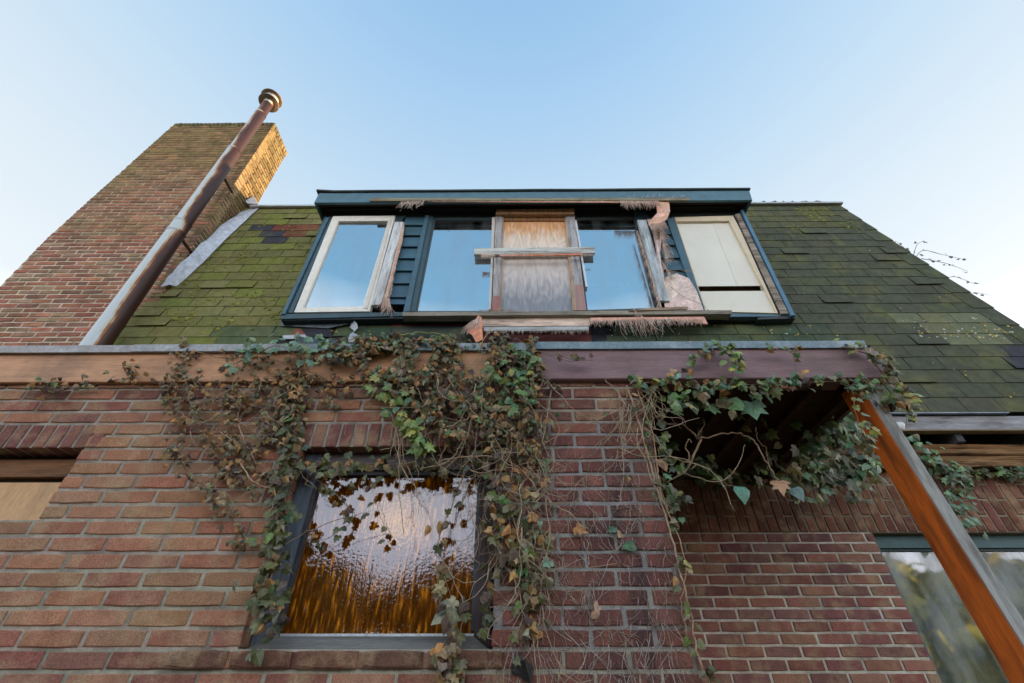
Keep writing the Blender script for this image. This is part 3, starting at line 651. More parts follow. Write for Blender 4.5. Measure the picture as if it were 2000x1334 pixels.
mb2, mo2 = wall(Vector((CHX1 - .0, CY0, 0)), Vector((0, 1, 0)), Vector((1, 0, 0)), .0, CY1 - CY0, ZC0, ztc, .0625, .22, [], cside, (.20, .16, .09), off=.16, depth=.09, mrec=.011)
for q, r_ in ((mb, mb2), (mo, mo2)):
    n0 = len(q.v); q.v += r_.v; q.f += [tuple(i + n0 for i in f) for f in r_.f]; q.c += r_.c; q.m += r_.m; q.s += r_.s
x = chl(ZC1) + .01
while x < CHX1 - .03:       # header course on edge along the top
    brick(mb, Vector((0, CY0 - .004, 0)), X_, NY, x, x + .052, ztc + .004, ZC1 + ru(-.006, .004), .10, jit((.14, .11, .05), .2)); x += .062
yy = .0
while yy < CY1 - CY0 - .03:
    brick(mb, Vector((CHX1 + .004, CY0, 0)), Vector((0, 1, 0)), Vector((1, 0, 0)), yy + .003, yy + .055, ztc + .004, ZC1 + ru(-.006, .004), .10, cside(0, 0)); yy += .062
mo.box(chl(ZC1) + .02, CHX1 - .012, CY0 + .012, CY1 - .01, ztc - .05, ZC1 - .012, (.14, .11, .05))
ch = mb.build('chimney', M['brick_old'], house); mo.build('mortar', M['mortar'], ch)
s = MB(); s.box(-5.2, CHX1 - .11, CY0 + .13, CY1, ZC0, ztc, (.15, .11, .06)); s.build('chimney_core', M['brick_old'], ch)
# lead flashing dressed up the chimney side and over the shingles
s = MB(); pts = [(322, 557, 'b'), (352, 528, 0), (392, 492, 0), (432, 452, 0), (470, 423, 0), (503, 402, 0)]
lo_ = [(344, 559), (366, 541), (406, 503), (442, 466), (477, 433), (507, 405)]
up = [(312, 558), (342, 522), (384, 484), (421, 450), (458, 422), (498, 400)]
A = [WR(*p, .020) for p in lo_]
mid = []
for p, q in zip(up, lo_):
    a = WX(p[0], p[1], CHX1 + .012).lerp(WR(q[0], q[1], .02), .5) + Vector((.012, -.02, 0)); mid.append(a)
U = [WX(p[0], p[1], CHX1 + .012) for p in up]
# refine and crumple
def lerp_list(P, n):
    out = []
    for i in range(len(P) - 1):
        for k in range(n): out.append(P[i].lerp(P[i+1], k / n))
    out.append(P[-1]); return out
A, mid, U = lerp_list(A, 4), lerp_list(mid, 4), lerp_list(U, 4)
for P, am in ((A, .006), (mid, .014), (U, .022)):
    for i, p in enumerate(P): p += Vector((noise.noise(p * 9), noise.noise(p * 9 + Vector((5, 0, 0))), noise.noise(p * 9 + Vector((0, 7, 0))))) * am
n_ = len(A); V = U + mid + A
Fs = [(i, i+1, n_+i+1, n_+i) for i in range(n_-1)] + [(n_+i, n_+i+1, 2*n_+i+1, 2*n_+i) for i in range(n_-1)]
s.add(V, Fs, (.62, .66, .72), 0, True)
T = [WR(486, 362, .03), WR(503, 398, .03), WR(482, 397, .05), WR(476, 384, .07)]
s.prism(T, (.0, .012, 0), (.62, .66, .72))
s.build('lead_flashing', M['lead'], ch)

# ------------------------------------------------------------ dormer
YD = 3.2; TEAL = (.040, .085, .105); TEAL2 = (.055, .125, .165); DK = (.022, .032, .032)
def P4(pts, Y): return [W(x, y, Y) for x, y in pts]
D = MB()
def dp(pts, Y, th, c, m=0, bev=.003, mb=None): (mb or D).prism(P4(pts, Y), (0, th, 0), c, m, bev)
dp([(640, 424), (654, 424), (574, 611), (553, 611)], YD - .02, .12, TEAL)                   # left corner post
dp([(636, 424), (643, 424), (556, 613), (549, 613)], YD - .045, .02, TEAL2)
dp([(645, 424), (651, 424), (571, 611), (562, 611)], YD - .03, .012, TEAL)
dp([(549, 613), (788, 609), (788, 617), (549, 623)], YD - .03, .12, TEAL)                       # bottom rail
dp([(549, 619), (790, 616), (790, 622), (549, 626)], YD - .018, .1, (.02, .035, .04))
dp([(640, 412), (1448, 408), (1444, 424), (642, 426)], YD - .005, .1, DK)                     # head
dp([(660, 404), (1440, 402), (1440, 408), (660, 411)], YD - .03, .1, (.015, .018, .018))
dp([(830, 420), (838, 420), (799, 608), (787, 609)], YD - .04, .1, TEAL2)                     # post right of the cladding
dp([(838, 421), (847, 421), (811, 608), (799, 608)], YD - .02, .1, TEAL)
dp([(845, 423), (849, 423), (815, 608), (811, 608)], YD - .005, .05, (.03, .06, .075))
dp([(1302, 428), (1316, 424), (1378, 607), (1366, 607)], YD - .045, .1, TEAL2)                 # post left of the cream boards
dp([(770, 421), (792, 421), (778, 440), (764, 452)], YD - .015, .1, TEAL)
dp([(1237, 412), (1262, 412), (1270, 440), (1245, 440)], YD - .015, .1, TEAL)
dp([(1446, 409), (1452, 409), (1554, 616), (1545, 616)], YD - .05, .12, (.075, .18, .27))       # right corner
dp([(1480, 620), (1554, 616), (1554, 622), (1480, 624)], YD - .02, .1, (.03, .04, .04))
dp([(1376, 611), (1550, 609), (1552, 618), (1376, 619)], YD - .02, .1, (.075, .15, .20))
dp([(848, 421), (970, 420), (970, 430), (848, 430)], YD + .0, .06, (.035, .06, .055))
dp([(1122, 420), (1240, 418), (1240, 428), (1122, 428)], YD + .0, .06, (.035, .06, .055))
dp([(1155, 614), (1550, 617), (1550, 625), (1155, 626)], YD + .01, .1, (.012, .014, .014))
dp([(785, 615), (1160, 613), (1160, 626), (785, 628)], YD + .01, .1, (.02, .025, .025))
dor = D.build('dormer', M['paint'], house); tag(dor, 'teal-painted flat-roofed dormer with broken cladding')
# cheeks and inside
s = MB(); xl, xr = W(553, 611, YD).x, W(1550, 611, YD).x
zb4, zt4 = W(1000, 622, YD).z, W(1000, 396, 3.05).z
for x_, nx in ((xl + .01, 1), (xr - .01, -1)):
    s = MB(); s.prism([(x_, YD, zb4), (x_, roofY(zb4) + .05, zb4), (x_, roofY(zt4) + .06, zt4), (x_, YD, zt4)], (nx * .02, 0, 0), TEAL)
    s.build('cheek', M['paint'], dor)
s = MB(); s.box(xl + .02, xr - .02, YD + .85, YD + .9, zb4, zt4, (.06, .06, .06)); s.box(xl + .02, xr - .02, YD + .1, YD + .85, zb4 - .02, zb4 - .01, (.06, .06, .06))
for zz, xo in ((.18, 0), (.30, 0), (.62, .1), (.98, .2), (.55, 2.75), (.9, 2.7), (.25, 2.8)): s.box(xl + .12 + xo, xl + .62 + xo, YD + .12, YD + .14, zb4 + zz, zb4 + zz + .035, (.85, .85, .82))
s.build('room', M['dark'], dor)
# horizontal cladding panels
def cladding(L0, L1, R0, R1, ys, name):
    mbb = MB()
    def xat(a, b, y): t = (y - a[1]) / (b[1] - a[1]); return a[0] + (b[0] - a[0]) * t
    for i in range(len(ys) - 1):
        ya, yb_ = ys[i], ys[i + 1]
        A = W(xat(L0, L1, yb_), yb_, YD - .035); B = W(xat(R0, R1, yb_), yb_, YD - .035); C = W(xat(R0, R1, ya), ya, YD - .004); Dd = W(xat(L0, L1, ya), ya, YD - .004)
        mbb.prism([A, B, C, Dd], (0, .016, 0), jit(TEAL2, .1), bev=.0015)
    return mbb.build(name, M['paint'], dor)
cladding((792, 424), (752, 598), (832, 420), (790, 600), [424, 439, 459, 481, 504, 528, 553, 580, 594], 'cladding')
cladding((1262, 424), (1300, 600), (1308, 424), (1372, 604), [424, 438, 457, 478, 503, 527, 552], 'cladding')
# roof slab, fascia, soffit, felt edge
zf0, zf1 = W(1000, 393.5, 3.03).z, W(1000, 376, 3.02).z
fx0, fx1 = W(614, 394, 3.03).x, W(1471, 393, 3.03).x
s = MB(); s.prism([(fx0, 3.03, zf0), (fx1, 3.03, zf0), (fx1 + .01, 3.012, zf1), (fx0 - .01 + .03, 3.012, zf1)], (0, .03, 0), (.085, .185, .235), bev=.003)
s.box(fx0 + .002, fx0 + .03, 3.062, 3.8, zf0, zf1, TEAL2); s.box(fx1 - .03, fx1 - .002, 3.062, 3.8, zf0, zf1, TEAL2)
s.build('fascia', M['paint'], dor)
s = MB(); s.box(fx0 + .03, fx1 - .03, 3.065, 3.9, zf0 + .045, zf1 - .01, (.055, .035, .022)); s.box(fx0 + .032, fx1 - .032, 3.063, 3.09, zf0 + .004, zf0 + .04, (.05, .035, .025))
s.box(fx0 + .12, fx1 - .12, 3.12, 3.19, zf0 + .01, zf0 + .044, (.018, .02, .02))
s.build('soffit', M['rot'], dor)
s = MB()
for i in range(24):
    a = fx0 - .012 + (fx1 - fx0 + .03) * i / 24; b = fx0 - .012 + (fx1 - fx0 + .03) * (i + 1) / 24
    wa = noise.noise(Vector((a * 1.7, 1, 0))) * .006 + (.02 if i == 0 else 0); wb = noise.noise(Vector((b * 1.7, 1, 0))) * .006
    s.add([(a, 2.995, zf1 + .006 + wa), (b, 2.995, zf1 + .006 + wb), (b, 2.99, zf1 + .024 + wb), (a, 2.99, zf1 + .024 + wa), (b, 3.9, zf1 + .04), (a, 3.9, zf1 + .04), (a, 3.9, zf1), (b, 3.9, zf1), ],
          [(0, 1, 2, 3), (3, 2, 4, 5), (6, 7, 1, 0)], (.065, .08, .075))
s.build('roof_felt', M['underlay'], dor)
# windows -------------------------------------------------
def frame4(outer, inner, Y, th, c, m=M['white'], name='window', parent=house, label=None, split=True):
    s = MB()
    for i in range(4):
        j_ = (i + 1) % 4; s.prism(P4([outer[i], outer[j_], inner[j_], inner[i]], Y), (0, th, 0), c, 0, .0025)
    o = s.build(name, m, parent)
    if label: o['label'] = label
    return o
def pane(q, Y, par, m=None): s = MB(); s.prism(P4(q, Y), (0, .004, 0)); return s.build('pane', m or M['glass'], par)
w = frame4([(650, 422), (772, 421), (722, 608), (574, 610)], [(661, 432), (758, 431), (708, 598), (591, 601)], YD - .04, .05, (.86, .82, .72), label='white-framed casement window')
pane([(659, 430), (760, 429), (710, 600), (589, 603)], YD - .015, w)
s = MB(); s.prism(P4([(759, 428), (765, 428), (717, 603), (711, 601)], YD - .048), (0, .01, 0), (.72, .68, .6), 0, .0015); s.build('beading', M['white'], w)
w = frame4([(847, 425), (970, 424), (961, 612), (809, 613)], [(850, 430), (964, 430), (958, 607), (815, 607)], YD - .008, .05, (.04, .065, .07), M['paint'], label='window pane between cladding and boarded opening')
pane([(848, 429), (966, 429), (960, 609), (813, 609)], YD + .003, w)
w = frame4([(1122, 424), (1243, 423), (1286, 608), (1144, 612)], [(1126, 429), (1238, 428), (1279, 601), (1148, 605)], YD - .008, .05, (.05, .06, .06), M['paint'], label='window pane right of the boarded opening')
pane([(1124, 427), (1240, 427), (1282, 604), (1146, 607)], YD + .003, w)
s = MB(); s.prism(P4([(1123, 430), (1126, 430), (1148, 560), (1144, 560)], YD - .03), (0, .02, 0), (.7, .72, .74)); s.build('beading', M['white'], w)
s = MB(); s.prism(P4([(961, 424), (967, 424), (962, 530), (958, 530)], YD - .03), (0, .02, 0), (.62, .56, .48)); s.prism(P4([(958, 530), (962, 530), (959, 604), (954, 604)], YD - .03), (0, .02, 0), (.55, .53, .5))
s.build('beading', M['white'], w)
# boarded central opening
CR = MB()
CR.prism(P4([(968, 418), (981, 418), (975, 608), (961, 608)], YD - .036), (0, .046, 0), (.44, .42, .41), 0, .003)
CR.prism(P4([(1105, 418), (1122, 418), (1145, 606), (1127, 606)], YD - .036), (0, .046, 0), (.43, .42, .42), 0, .003)
CR.prism(P4([(969, 409), (1122, 407), (1122, 417.5), (968, 417.5)], YD - .07), (0, .08, 0), (.40, .23, .12), 0, .003)
CR.prism(P4([(981, 420), (1105, 420), (1106, 431), (982, 431)], YD - .02), (0, .04, 0), (.33, .16, .07), 0, .002)
CR.prism(P4([(1102, 420), (1106, 420), (1127, 606), (1119, 606)], YD - .03), (0, .03, 0), (.52, .36, .24), 0, .001)
CR.prism(P4([(979, 420), (984, 420), (979, 608), (974, 608)], YD - .03), (0, .03, 0), (.42, .32, .25), 0, .001)
cw = CR.build('window', M['wood_v'], house); tag(cw, 'boarded-up central opening with plywood')
s = MB(); s.prism(P4([(980, 428), (1108, 428), (1124, 610), (974, 610)], YD - .005), (0, .012, 0)); s.build('plywood_sheet', M['plysheet'], cw)
s = MB()
s.prism(P4([(963.4, 578), (976.5, 578), (975, 608), (961, 608)], YD - .040), (0, .003, 0), (.36, .16, .14)); s.build('primer_patch', M['ply'], cw)
s = MB(); s.prism(P4([(1124, 556), (1139, 556), (1145.5, 606), (1127, 606)], YD - .040), (0, .003, 0), (.38, .22, .20))
s.build('primer_patch', M['ply'], cw)
# cream boarded window on the right
w = frame4([(1317, 424), (1432, 421), (1530, 612), (1378, 608)], [(1321, 432), (1424, 431), (1516, 609), (1380, 608)], YD - .03, .05, (.72, .60, .42), label='window blocked with cream boards')
s = MB(); s.prism(P4([(1320, 431), (1390, 431), (1440, 558.5), (1362, 559)], YD + .0), (0, .01, 0), (.80, .77, .66)); s.prism(P4([(1391, 432.5), (1427, 432.5), (1490, 558), (1440.5, 558.5)], YD - .002), (0, .01, 0), (.79, .75, .63))
s.prism(P4([(1366, 569), (1496, 568), (1519, 612), (1380, 612)], YD - .01), (0, .01, 0), (.78, .74, .62)); s.build('board', M['cream'], w)
s = MB(); s.prism(P4([(1436, 418), (1445, 416), (1541, 612), (1526, 613)], YD - .045), (0, .05, 0), (.40, .33, .27), 0, .004)
s.prism(P4([(1433, 420), (1437, 419), (1527, 612), (1520, 612)], YD - .03), (0, .02, 0), (.06, .06, .06)); s.build('jamb', M['rot'], w)
s = MB(); s.prism(P4([(1362, 556), (1492, 555), (1500, 572), (1366, 573)], YD + .06), (0, .01, 0), (.16, .09, .05)); s.build('slot_back', M['dark'], w)
# exposed layers on the slope under the dormer
s = MB()
def patch(q, off, c, th=.006): s.prism([WR(x, y, off) for x, y in q], nrm * -th, c)
patch([(768, 625), (912, 624), (912, 640), (764, 640)], .006, (.19, .055, .045)); patch([(940, 640), (1153, 640), (1156, 672), (940, 672)], .006, (.15, .05, .045))
patch([(1150, 628), (1180, 626), (1186, 664), (1156, 668)], .005, (.03, .035, .045)); patch([(590, 642), (645, 640), (650, 658), (583, 658)], .013, (.035, .035, .045))
patch([(575, 644), (586, 642), (596, 652), (570, 655)], .016, (.25, .07, .05)); patch([(552, 655), (596, 653), (600, 661), (552, 662)], .018, (.42, .44, .48))
patch([(575, 668), (585, 658), (655, 662), (650, 688), (570, 690)], .02, (.06, .08, .09)); patch([(700, 640), (765, 640), (763, 664), (700, 664)], .008, (.045, .075, .045))
s.build('exposed_underlay', M['underlay'], rf)
s = MB(); n_ = 14; V = []     # rolled felt strip
for i in range(n_ + 1):
    x_ = 768 + (912 - 768) * i / n_
    for q in range(7):
        t = q / 6; V.append(WR(x_ - 6 * t, 637 + 28 * t, .012 + .035 * math.sin(t * math.pi)))
s.add(V, [(i*7+q, i*7+q+1, (i+1)*7+q+1, (i+1)*7+q) for i in range(n_) for q in range(6)], (.045, .06, .05), 0, True); s.build('felt_roll', M['shingle'], rf)
s = MB(); s.prism([WR(548, 628, .02), WR(560, 626, .03), WR(680, 627, .03), WR(684, 632, .03), WR(640, 641, .025), WR(548, 636, .02)], nrm * -.004, (.10, .12, .14)); s.build('apron_flashing', M['metal'], rf)

# ------------------------------------------------------------ loose boards (each lifted away on its own)
def plank(name, q, Y, th, c, label, cat='board', m='wood_v', bev=.003, group=None):
    s = MB(); s.prism(P4(q, Y), (0, th, 0), c, 0, bev)
    s.add(*[[p for p in []], []]) if False else None
    return tag(s.build(name, M[m]), label, cat, group)
plank('plank', [(771, 433), (788, 433), (744, 594), (725, 596)], YD - .075, .03, (.66, .67, .66), 'grey weathered upright plank beside the white-framed window', 'plank')
plank('plank', [(1245, 429), (1262, 429), (1308, 588), (1288, 587)], YD - .085, .03, (.50, .56, .58), 'blue-grey upright plank between right blue glass and torn membrane', 'plank')
plank('crossbar_board', [(926, 484.5), (1161, 482), (1162, 494), (926, 497)], YD - .068, .030, (.60, .60, .55), 'grey horizontal board nailed across the boarded central window', 'board', 'wood_h')
plank('batten', [(722, 386.5), (1347, 386), (1347, 391), (722, 392)], 3.0, .02, (.30, .27, .18), 'long thin mossy batten nailed along the dormer fascia', 'batten', 'wood_h', .001)
plank('sill_plank', [(786, 609), (1430, 605), (1429, 613), (786, 617)], YD - .10, .08, (.31, .28, .22), 'long weathered sill plank running under the dormer windows', 'plank', 'wood_h')
plank('batten', [(944, 638), (1150, 637), (1150, 645), (945, 646.5)], YD - .085, .025, (.46, .48, .47), 'short grey batten below the sill under the orange membrane', 'batten', 'wood_h', .002)
plank('splinter', [(1228, 607), (1268, 601), (1345, 599), (1343, 604), (1260, 606)], YD - .11, .01, (.50, .36, .24), 'pale broken splinter lying on the sill under right glass', 'wood splinter', 'wood_h', .0)
plank('cross_rail', [(930, 621), (1155, 620), (1153, 636), (936, 637)], YD - .06, .02, (.80, .62, .50), 'pale cracked plank wrapped in membrane just under the sill', 'plank', 'wood_h', .002)

# ------------------------------------------------------------ torn membrane with frayed fibres
FIB = [(.74, .53, .43), (.82, .67, .57), (.72, .47, .34), (.85, .77, .70)]
def strand(mb, p, L, dirv, r=.0019, c=None, wob=.35):
    pts = [p.copy()]; d = Vector(dirv).normalized(); q = p.copy(); n = 5
    for i in range(n):
        d = (d + Vector((ru(-wob, wob), ru(-wob, wob) * .5, ru(-wob, wob) - .12))).normalized(); q = q + d * (L / n); pts.append(q.copy())
    mb.tube(pts, r, r * .4, 3, c or random.choice(FIB))
def sheet(name, polys, label, cat, c, fringes, bend=.01):
    s = MB()
    for q, Y, th in polys:
        P = P4(q, Y)
        for i, p in enumerate(P): p.y += ru(-bend, bend)
        n = len(P); ce = sum(P, Vector()) / n + Vector((0, -bend, 0))
        # fan mesh with a crumpled middle
        mids = [P[i].lerp(ce, .5) + Vector((ru(-.004, .004), ru(-bend, bend), ru(-.004, .004))) for i in range(n)]
        V = P + mids + [ce]; B = [v + Vector((0, .003, 0)) for v in V]
        Fs = []
        for i in range(n):
            k = (i + 1) % n; Fs += [(i, k, n+k, n+i), (n+i, n+k, 2*n)]
        s.add(V, Fs, [jit(c, .1) for _ in Fs], 0, True); s.add(B, [tuple(reversed(f)) for f in Fs], c, 0, True)
        s.add(P + [p + Vector((0, .003, 0)) for p in P], [(i, (i+1) % n, n+(i+1) % n, n+i) for i in range(n)], (.62, .26, .13))
    o = tag(s.build(name, M['membrane']), label, cat)
    fr_ = MB()
    for (x0, y0_, x1, y1_, Y, cnt, lo, hi, dv) in fringes:
        for i in range(cnt):
            t = rnd(); p = W(x0 + (x1 - x0) * t, y0_ + (y1_ - y0_) * t, Y) + Vector((0, ru(-.01, .01), 0))
            strand(fr_, p, ru(lo, hi), dv)
    fo = fr_.build('frayed_fibres', M['fibre'], o); fo['kind'] = 'stuff'
    return o
PINK = (.58, .36, .26)
sheet('torn_membrane', [([(835, 391.5), (1282, 391), (1282, 395), (835, 394)], 3.01, .0), ([(1280, 391), (1307, 391), (1309, 412), (1303, 428), (1286, 437), (1266, 440), (1275, 425), (1284, 415)], 3.02, 0)],
      'orange torn membrane strip hanging below the dormer fascia with a curled flap', 'membrane', (.78, .44, .30),
      [(800, 392, 1240, 393, 3.0, 120, .01, .03, (0, 0, -1)), (1210, 393, 1285, 393, 3.0, 220, .05, .15, (.1, 0, -1)), (1270, 436, 1300, 436, 3.02, 60, .05, .14, (.1, 0, -1)), (785, 394, 830, 393, 3.0, 60, .05, .16, (-.3, 0, -1)), (1225, 385, 1340, 385, 2.99, 30, .03, .08, (.4, 0, .8))], .006)
sheet('torn_membrane', [([(1263, 428), (1300, 428), (1288, 450), (1287, 500), (1300, 560), (1306, 600), (1300, 605), (1270, 440)], YD - .055, 0), ([(1300, 540), (1322, 533), (1345, 545), (1360, 570), (1374, 606), (1300, 606), (1296, 585)], YD - .06, 0)],
      'pale pink torn membrane with frayed edges covering cladding beside the upright plank', 'membrane', (.80, .63, .54),
      [(1288, 440, 1300, 500, YD - .08, 160, .06, .22, (.15, -.1, -1)), (1245, 450, 1292, 600, YD - .09, 260, .04, .12, (-.35, 0, -1)), (1292, 510, 1310, 540, YD - .08, 70, .04, .10, (.2, -.1, -1)), (1300, 601, 1340, 603, YD - .09, 40, .01, .04, (.3, 0, .3)), (1296, 530, 1345, 528, YD - .09, 12, .05, .12, (1, 0, .05))], .014)
sheet('torn_membrane', [([(934, 615), (941, 618), (943, 662), (930, 668), (922, 655), (912, 648)], YD - .13, 0)],
      'bright orange torn membrane flap hanging at the left end below the sill', 'membrane', (.80, .33, .20),
      [(915, 632, 938, 620, YD - .14, 130, .05, .15, (-.25, 0, -1)), (935, 608, 1010, 607, YD - .12, 120, .01, .03, (0, -.3, .3))], .012)
sheet('torn_membrane', [([(1153, 620), (1375, 619), (1383, 633), (1374, 632), (1366, 624), (1153, 627)], YD - .085, 0)],
      'long orange membrane strip under the sill with pale fibres trailing over shingles', 'membrane', (.76, .40, .28),
      [(1153, 624, 1370, 623, YD - .09, 420, .03, .10, (0, -.1, -1)), (1200, 624, 1300, 623, YD - .09, 40, .12, .24, (0, -.1, -1)), (1235, 600, 1260, 622, YD - .11, 12, .15, .30, (.25, -.05, -1)), (950, 647, 1150, 645, YD - .09, 90, .01, .05, (0, 0, -1))], .006)
sheet('torn_membrane', [([(975, 496.5), (1140, 495), (1138, 498), (976, 500)], YD - .10, 0)],
      'thin orange membrane scrap pinched under the crossbar board', 'membrane', (.62, .22, .12),
      [(940, 497, 966, 497, YD - .12, 90, .03, .08, (-.1, -.2, -1)), (975, 499, 1120, 498, YD - .09, 200, .02, .05, (0, 0, -1)), (1130, 497, 1160, 496, YD - .1, 40, .02, .04, (.2, 0, -1))], .003)
sheet('torn_membrane', [([(786, 440), (790, 433), (786, 470), (765, 550), (755, 592), (748, 592), (760, 545)], YD - .07, 0)],
      'brownish torn membrane fringe hanging along the left grey upright plank', 'membrane', (.70, .45, .32),
      [(788, 440, 758, 590, YD - .085, 160, .02, .06, (.1, 0, -1)), (752, 575, 762, 590, YD - .09, 90, .08, .20, (-.05, 0, -1))], .006)
# loose wire
s = MB(); s.tube([W(1310, 560, YD - .09), W(1330, 577, YD - .10), W(1355, 588, YD - .10), (W(1375, 597, YD - .10)), W(1384, 607, YD - .1)], .0016, .0014, 4, (.05, .05, .05))
tag(s.build('wire', M['underlay']), 'thin dark wire drooping over the pale membrane beside the cream window', 'wire')
# curled metal strip
s = MB(); cl0 = [(681, 668, 692, 668), (680, 660, 696, 660), (684, 652, 699, 655), (692, 646, 690, 650), (683, 640, 699, 640), (686, 630, 697, 632), (688, 622, 689, 623)]
V = []
for i, (a, b, c_, d_) in enumerate(cl0):
    V += [WR(a, b, .04 + .02 * math.sin(i * 1.2)), WR(c_, d_, .05 + .02 * math.cos(i * 1.2))]
s.add(V, [(2*i, 2*i+1, 2*i+3, 2*i+2) for i in range(6)], (.40, .42, .45), 0, True); s.add([v + Vector((.002, .004, 0)) for v in V], [(2*i+2, 2*i+3, 2*i+1, 2*i) for i in range(6)], (.3, .32, .34), 0, True)
tag(s.build('curled_metal_strip', M['metal']), 'twisted strip of bare metal sticking up from shingles under the white-framed window', 'metal strip')

# ------------------------------------------------------------ flue pipe
fl = thing('flue_pipe', 'tall rusty white flue pipe with round cap leaning in front of the chimney', 'flue pipe')
def pipe_seg(a, b, r, c0, c1, name='pipe_section', k=28, r2=None):
    r_0 = r; r_1 = r2 or r
    s = MB(); n = 14; V = []; d = b - a; t = d.normalized(); ax = t.cross(Vector((0, 1, 0))).normalized(); bx = t.cross(ax)
    for i in range(n + 1):
        r = r_0 + (r_1 - r_0) * i / n
        for q in range(k):
            an = 2 * math.pi * q / k; V.append(a + d * (i / n) + ax * (r * math.cos(an)) + bx * (r * math.sin(an)))
    Fs = []; C = []
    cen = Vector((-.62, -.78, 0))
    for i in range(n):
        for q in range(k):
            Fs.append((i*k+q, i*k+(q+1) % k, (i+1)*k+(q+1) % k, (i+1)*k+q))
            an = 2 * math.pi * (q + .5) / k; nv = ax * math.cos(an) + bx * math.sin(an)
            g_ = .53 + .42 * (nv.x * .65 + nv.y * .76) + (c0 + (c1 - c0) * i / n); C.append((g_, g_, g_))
    s.add(V, Fs, C, 0, True); return s.build(name, M['rust'], fl)
pB = W(176, 690, 3.06) ; pT = W(522, 205, 3.0)
def along(px_, py_): 
    t = (W(px_, py_, 3.03).z - pB.z) / (pT.z - pB.z); return pB.lerp(pT, t)
pB2 = pB + (pB - pT).normalized() * .5
j1, j2, j3, j4 = along(332, 455), along(343, 436), along(448, 298), along(500, 228)
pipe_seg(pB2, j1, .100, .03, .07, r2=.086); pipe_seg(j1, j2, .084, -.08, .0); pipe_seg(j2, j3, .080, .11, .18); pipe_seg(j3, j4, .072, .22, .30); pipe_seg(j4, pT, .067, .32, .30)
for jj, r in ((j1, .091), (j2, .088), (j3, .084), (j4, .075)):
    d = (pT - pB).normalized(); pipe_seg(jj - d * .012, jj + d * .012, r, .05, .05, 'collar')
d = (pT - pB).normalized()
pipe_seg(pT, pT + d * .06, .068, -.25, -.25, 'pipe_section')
def lathe(prof, c, name, m, par, col, k=36):
    s = MB(); t = (d + Vector((.0, .0, .3))).normalized(); ax = t.cross(Vector((0, 1, 0))).normalized(); bx = t.cross(ax); V = []
    for (r, h) in prof:
        for q in range(k):
            an = 2 * math.pi * q / k; V.append(c + t * h + ax * (r * math.cos(an)) + bx * (r * math.sin(an)))
    s.add(V, [(i*k+q, i*k+(q+1) % k, (i+1)*k+(q+1) % k, (i+1)*k+q) for i in range(len(prof)-1) for q in range(k)], col, 0, True)
    return s.build(name, m, par)
capc = pT + d * .05
cp = lathe([(.066, 0), (.135, .006), (.140, .012), (.135, .018), (.07, .02)], capc, 'rain_cap', M['metal'], fl, (.23, .16, .10))
lathe([(.095, .018), (.098, .13)], capc, 'cap_band', M['metal'], cp, (.62, .64, .66))
lathe([(.098, .128), (.142, .132), (.147, .140), (.10, .16), (.02, .185), (.0, .186)], capc, 'cap_top', M['metal'], cp, (.24, .16, .10))
s = MB(); br = along(430, 335); s.box(br.x - .01, br.x + .012, br.y, CY0, br.z - .012, br.z + .012, (.06, .03, .02)); s.build('wall_bracket', M['underlay'], fl)
s = MB(); br = along(362, 452); s.box(br.x - .01, br.x + .012, br.y, CY0, br.z - .012, br.z + .012, (.06, .03, .02)); s.build('wall_bracket', M['underlay'], fl)

# ------------------------------------------------------------ porch post and white fitting
s = MB(); zt5 = zb0r - .002; YPo = YF - .015
xa, xb = 1.648, 1.708     # a little out of plumb
pw = .062; pdp = .132
V = [(xb, YPo, 0.0), (xb + pw, YPo, 0.0), (xb + pw, YPo + pdp, 0.0), (xb, YPo + pdp, 0.0)]
zm = EYE + .1
def px_(z): return xb + (xa - xb) * (z - zm) / (zt5 - zm) if z > zm else xb
lv = [0.0, zm] + [zm + (zt5 - zm) * k / 8 for k in range(1, 9)]
V = []
for z in lv:
    x0 = px_(z); b_ = .004
    V += [(x0 + b_, YPo, z), (x0 + pw - b_, YPo, z), (x0 + pw, YPo + b_, z), (x0 + pw, YPo + pdp, z), (x0, YPo + pdp, z), (x0, YPo + b_, z)]
for i in range(len(lv) - 1):
    for q in range(6):
        k = (q + 1) % 6; gc = (.36, .36, .34) if q in (0, 1, 5) else (.58, .135, .018)
        if q == 5: gc = (.22, .10, .06)
        s.add([V[i*6+q], V[i*6+k], V[(i+1)*6+k], V[(i+1)*6+q]], [(0, 1, 2, 3)], gc, 0 if q in (0, 1) else 1)
po = tag(s.build('porch_post', [M['wood_v'], M['stainwood']]), 'tall timber porch post with orange stained side and grey weathered front', 'post')
s = MB(); c0 = W(1757, 836, 2.35); V = []; prof = [(0, .012), (.014, .008), (.020, .0), (.024, .004), (.023, .03), (.018, .045), (.012, .05), (.0, .052)]
ax = Vector((1, 0, .25)).normalized(); u_ = Vector((0, 1, 0)); v_2 = ax.cross(u_)
for (r, h) in prof:
    for q in range(18):
        an = q * math.pi / 9; V.append(c0 + (Vector((-.5, 0, -1)).normalized()) * (h - .03) + Vector((r * math.cos(an), r * math.sin(an), -.3 * r * math.cos(an))))
s.add(V, [(i*18+q, i*18+(q+1) % 18, (i+1)*18+(q+1) % 18, (i+1)*18+q) for i in range(len(prof)-1) for q in range(18)], (.75, .75, .74), 0, True)
s.tube([c0 + Vector((0, 0, .02)), c0 + Vector((-.05, .03, .09)), c0 + Vector((-.06, .05, .25))], .007, .007, 8, (.5, .5, .5))
tag(s.build('lamp_holder', M['white']), 'small white plastic fitting hanging just behind the porch post', 'fitting')

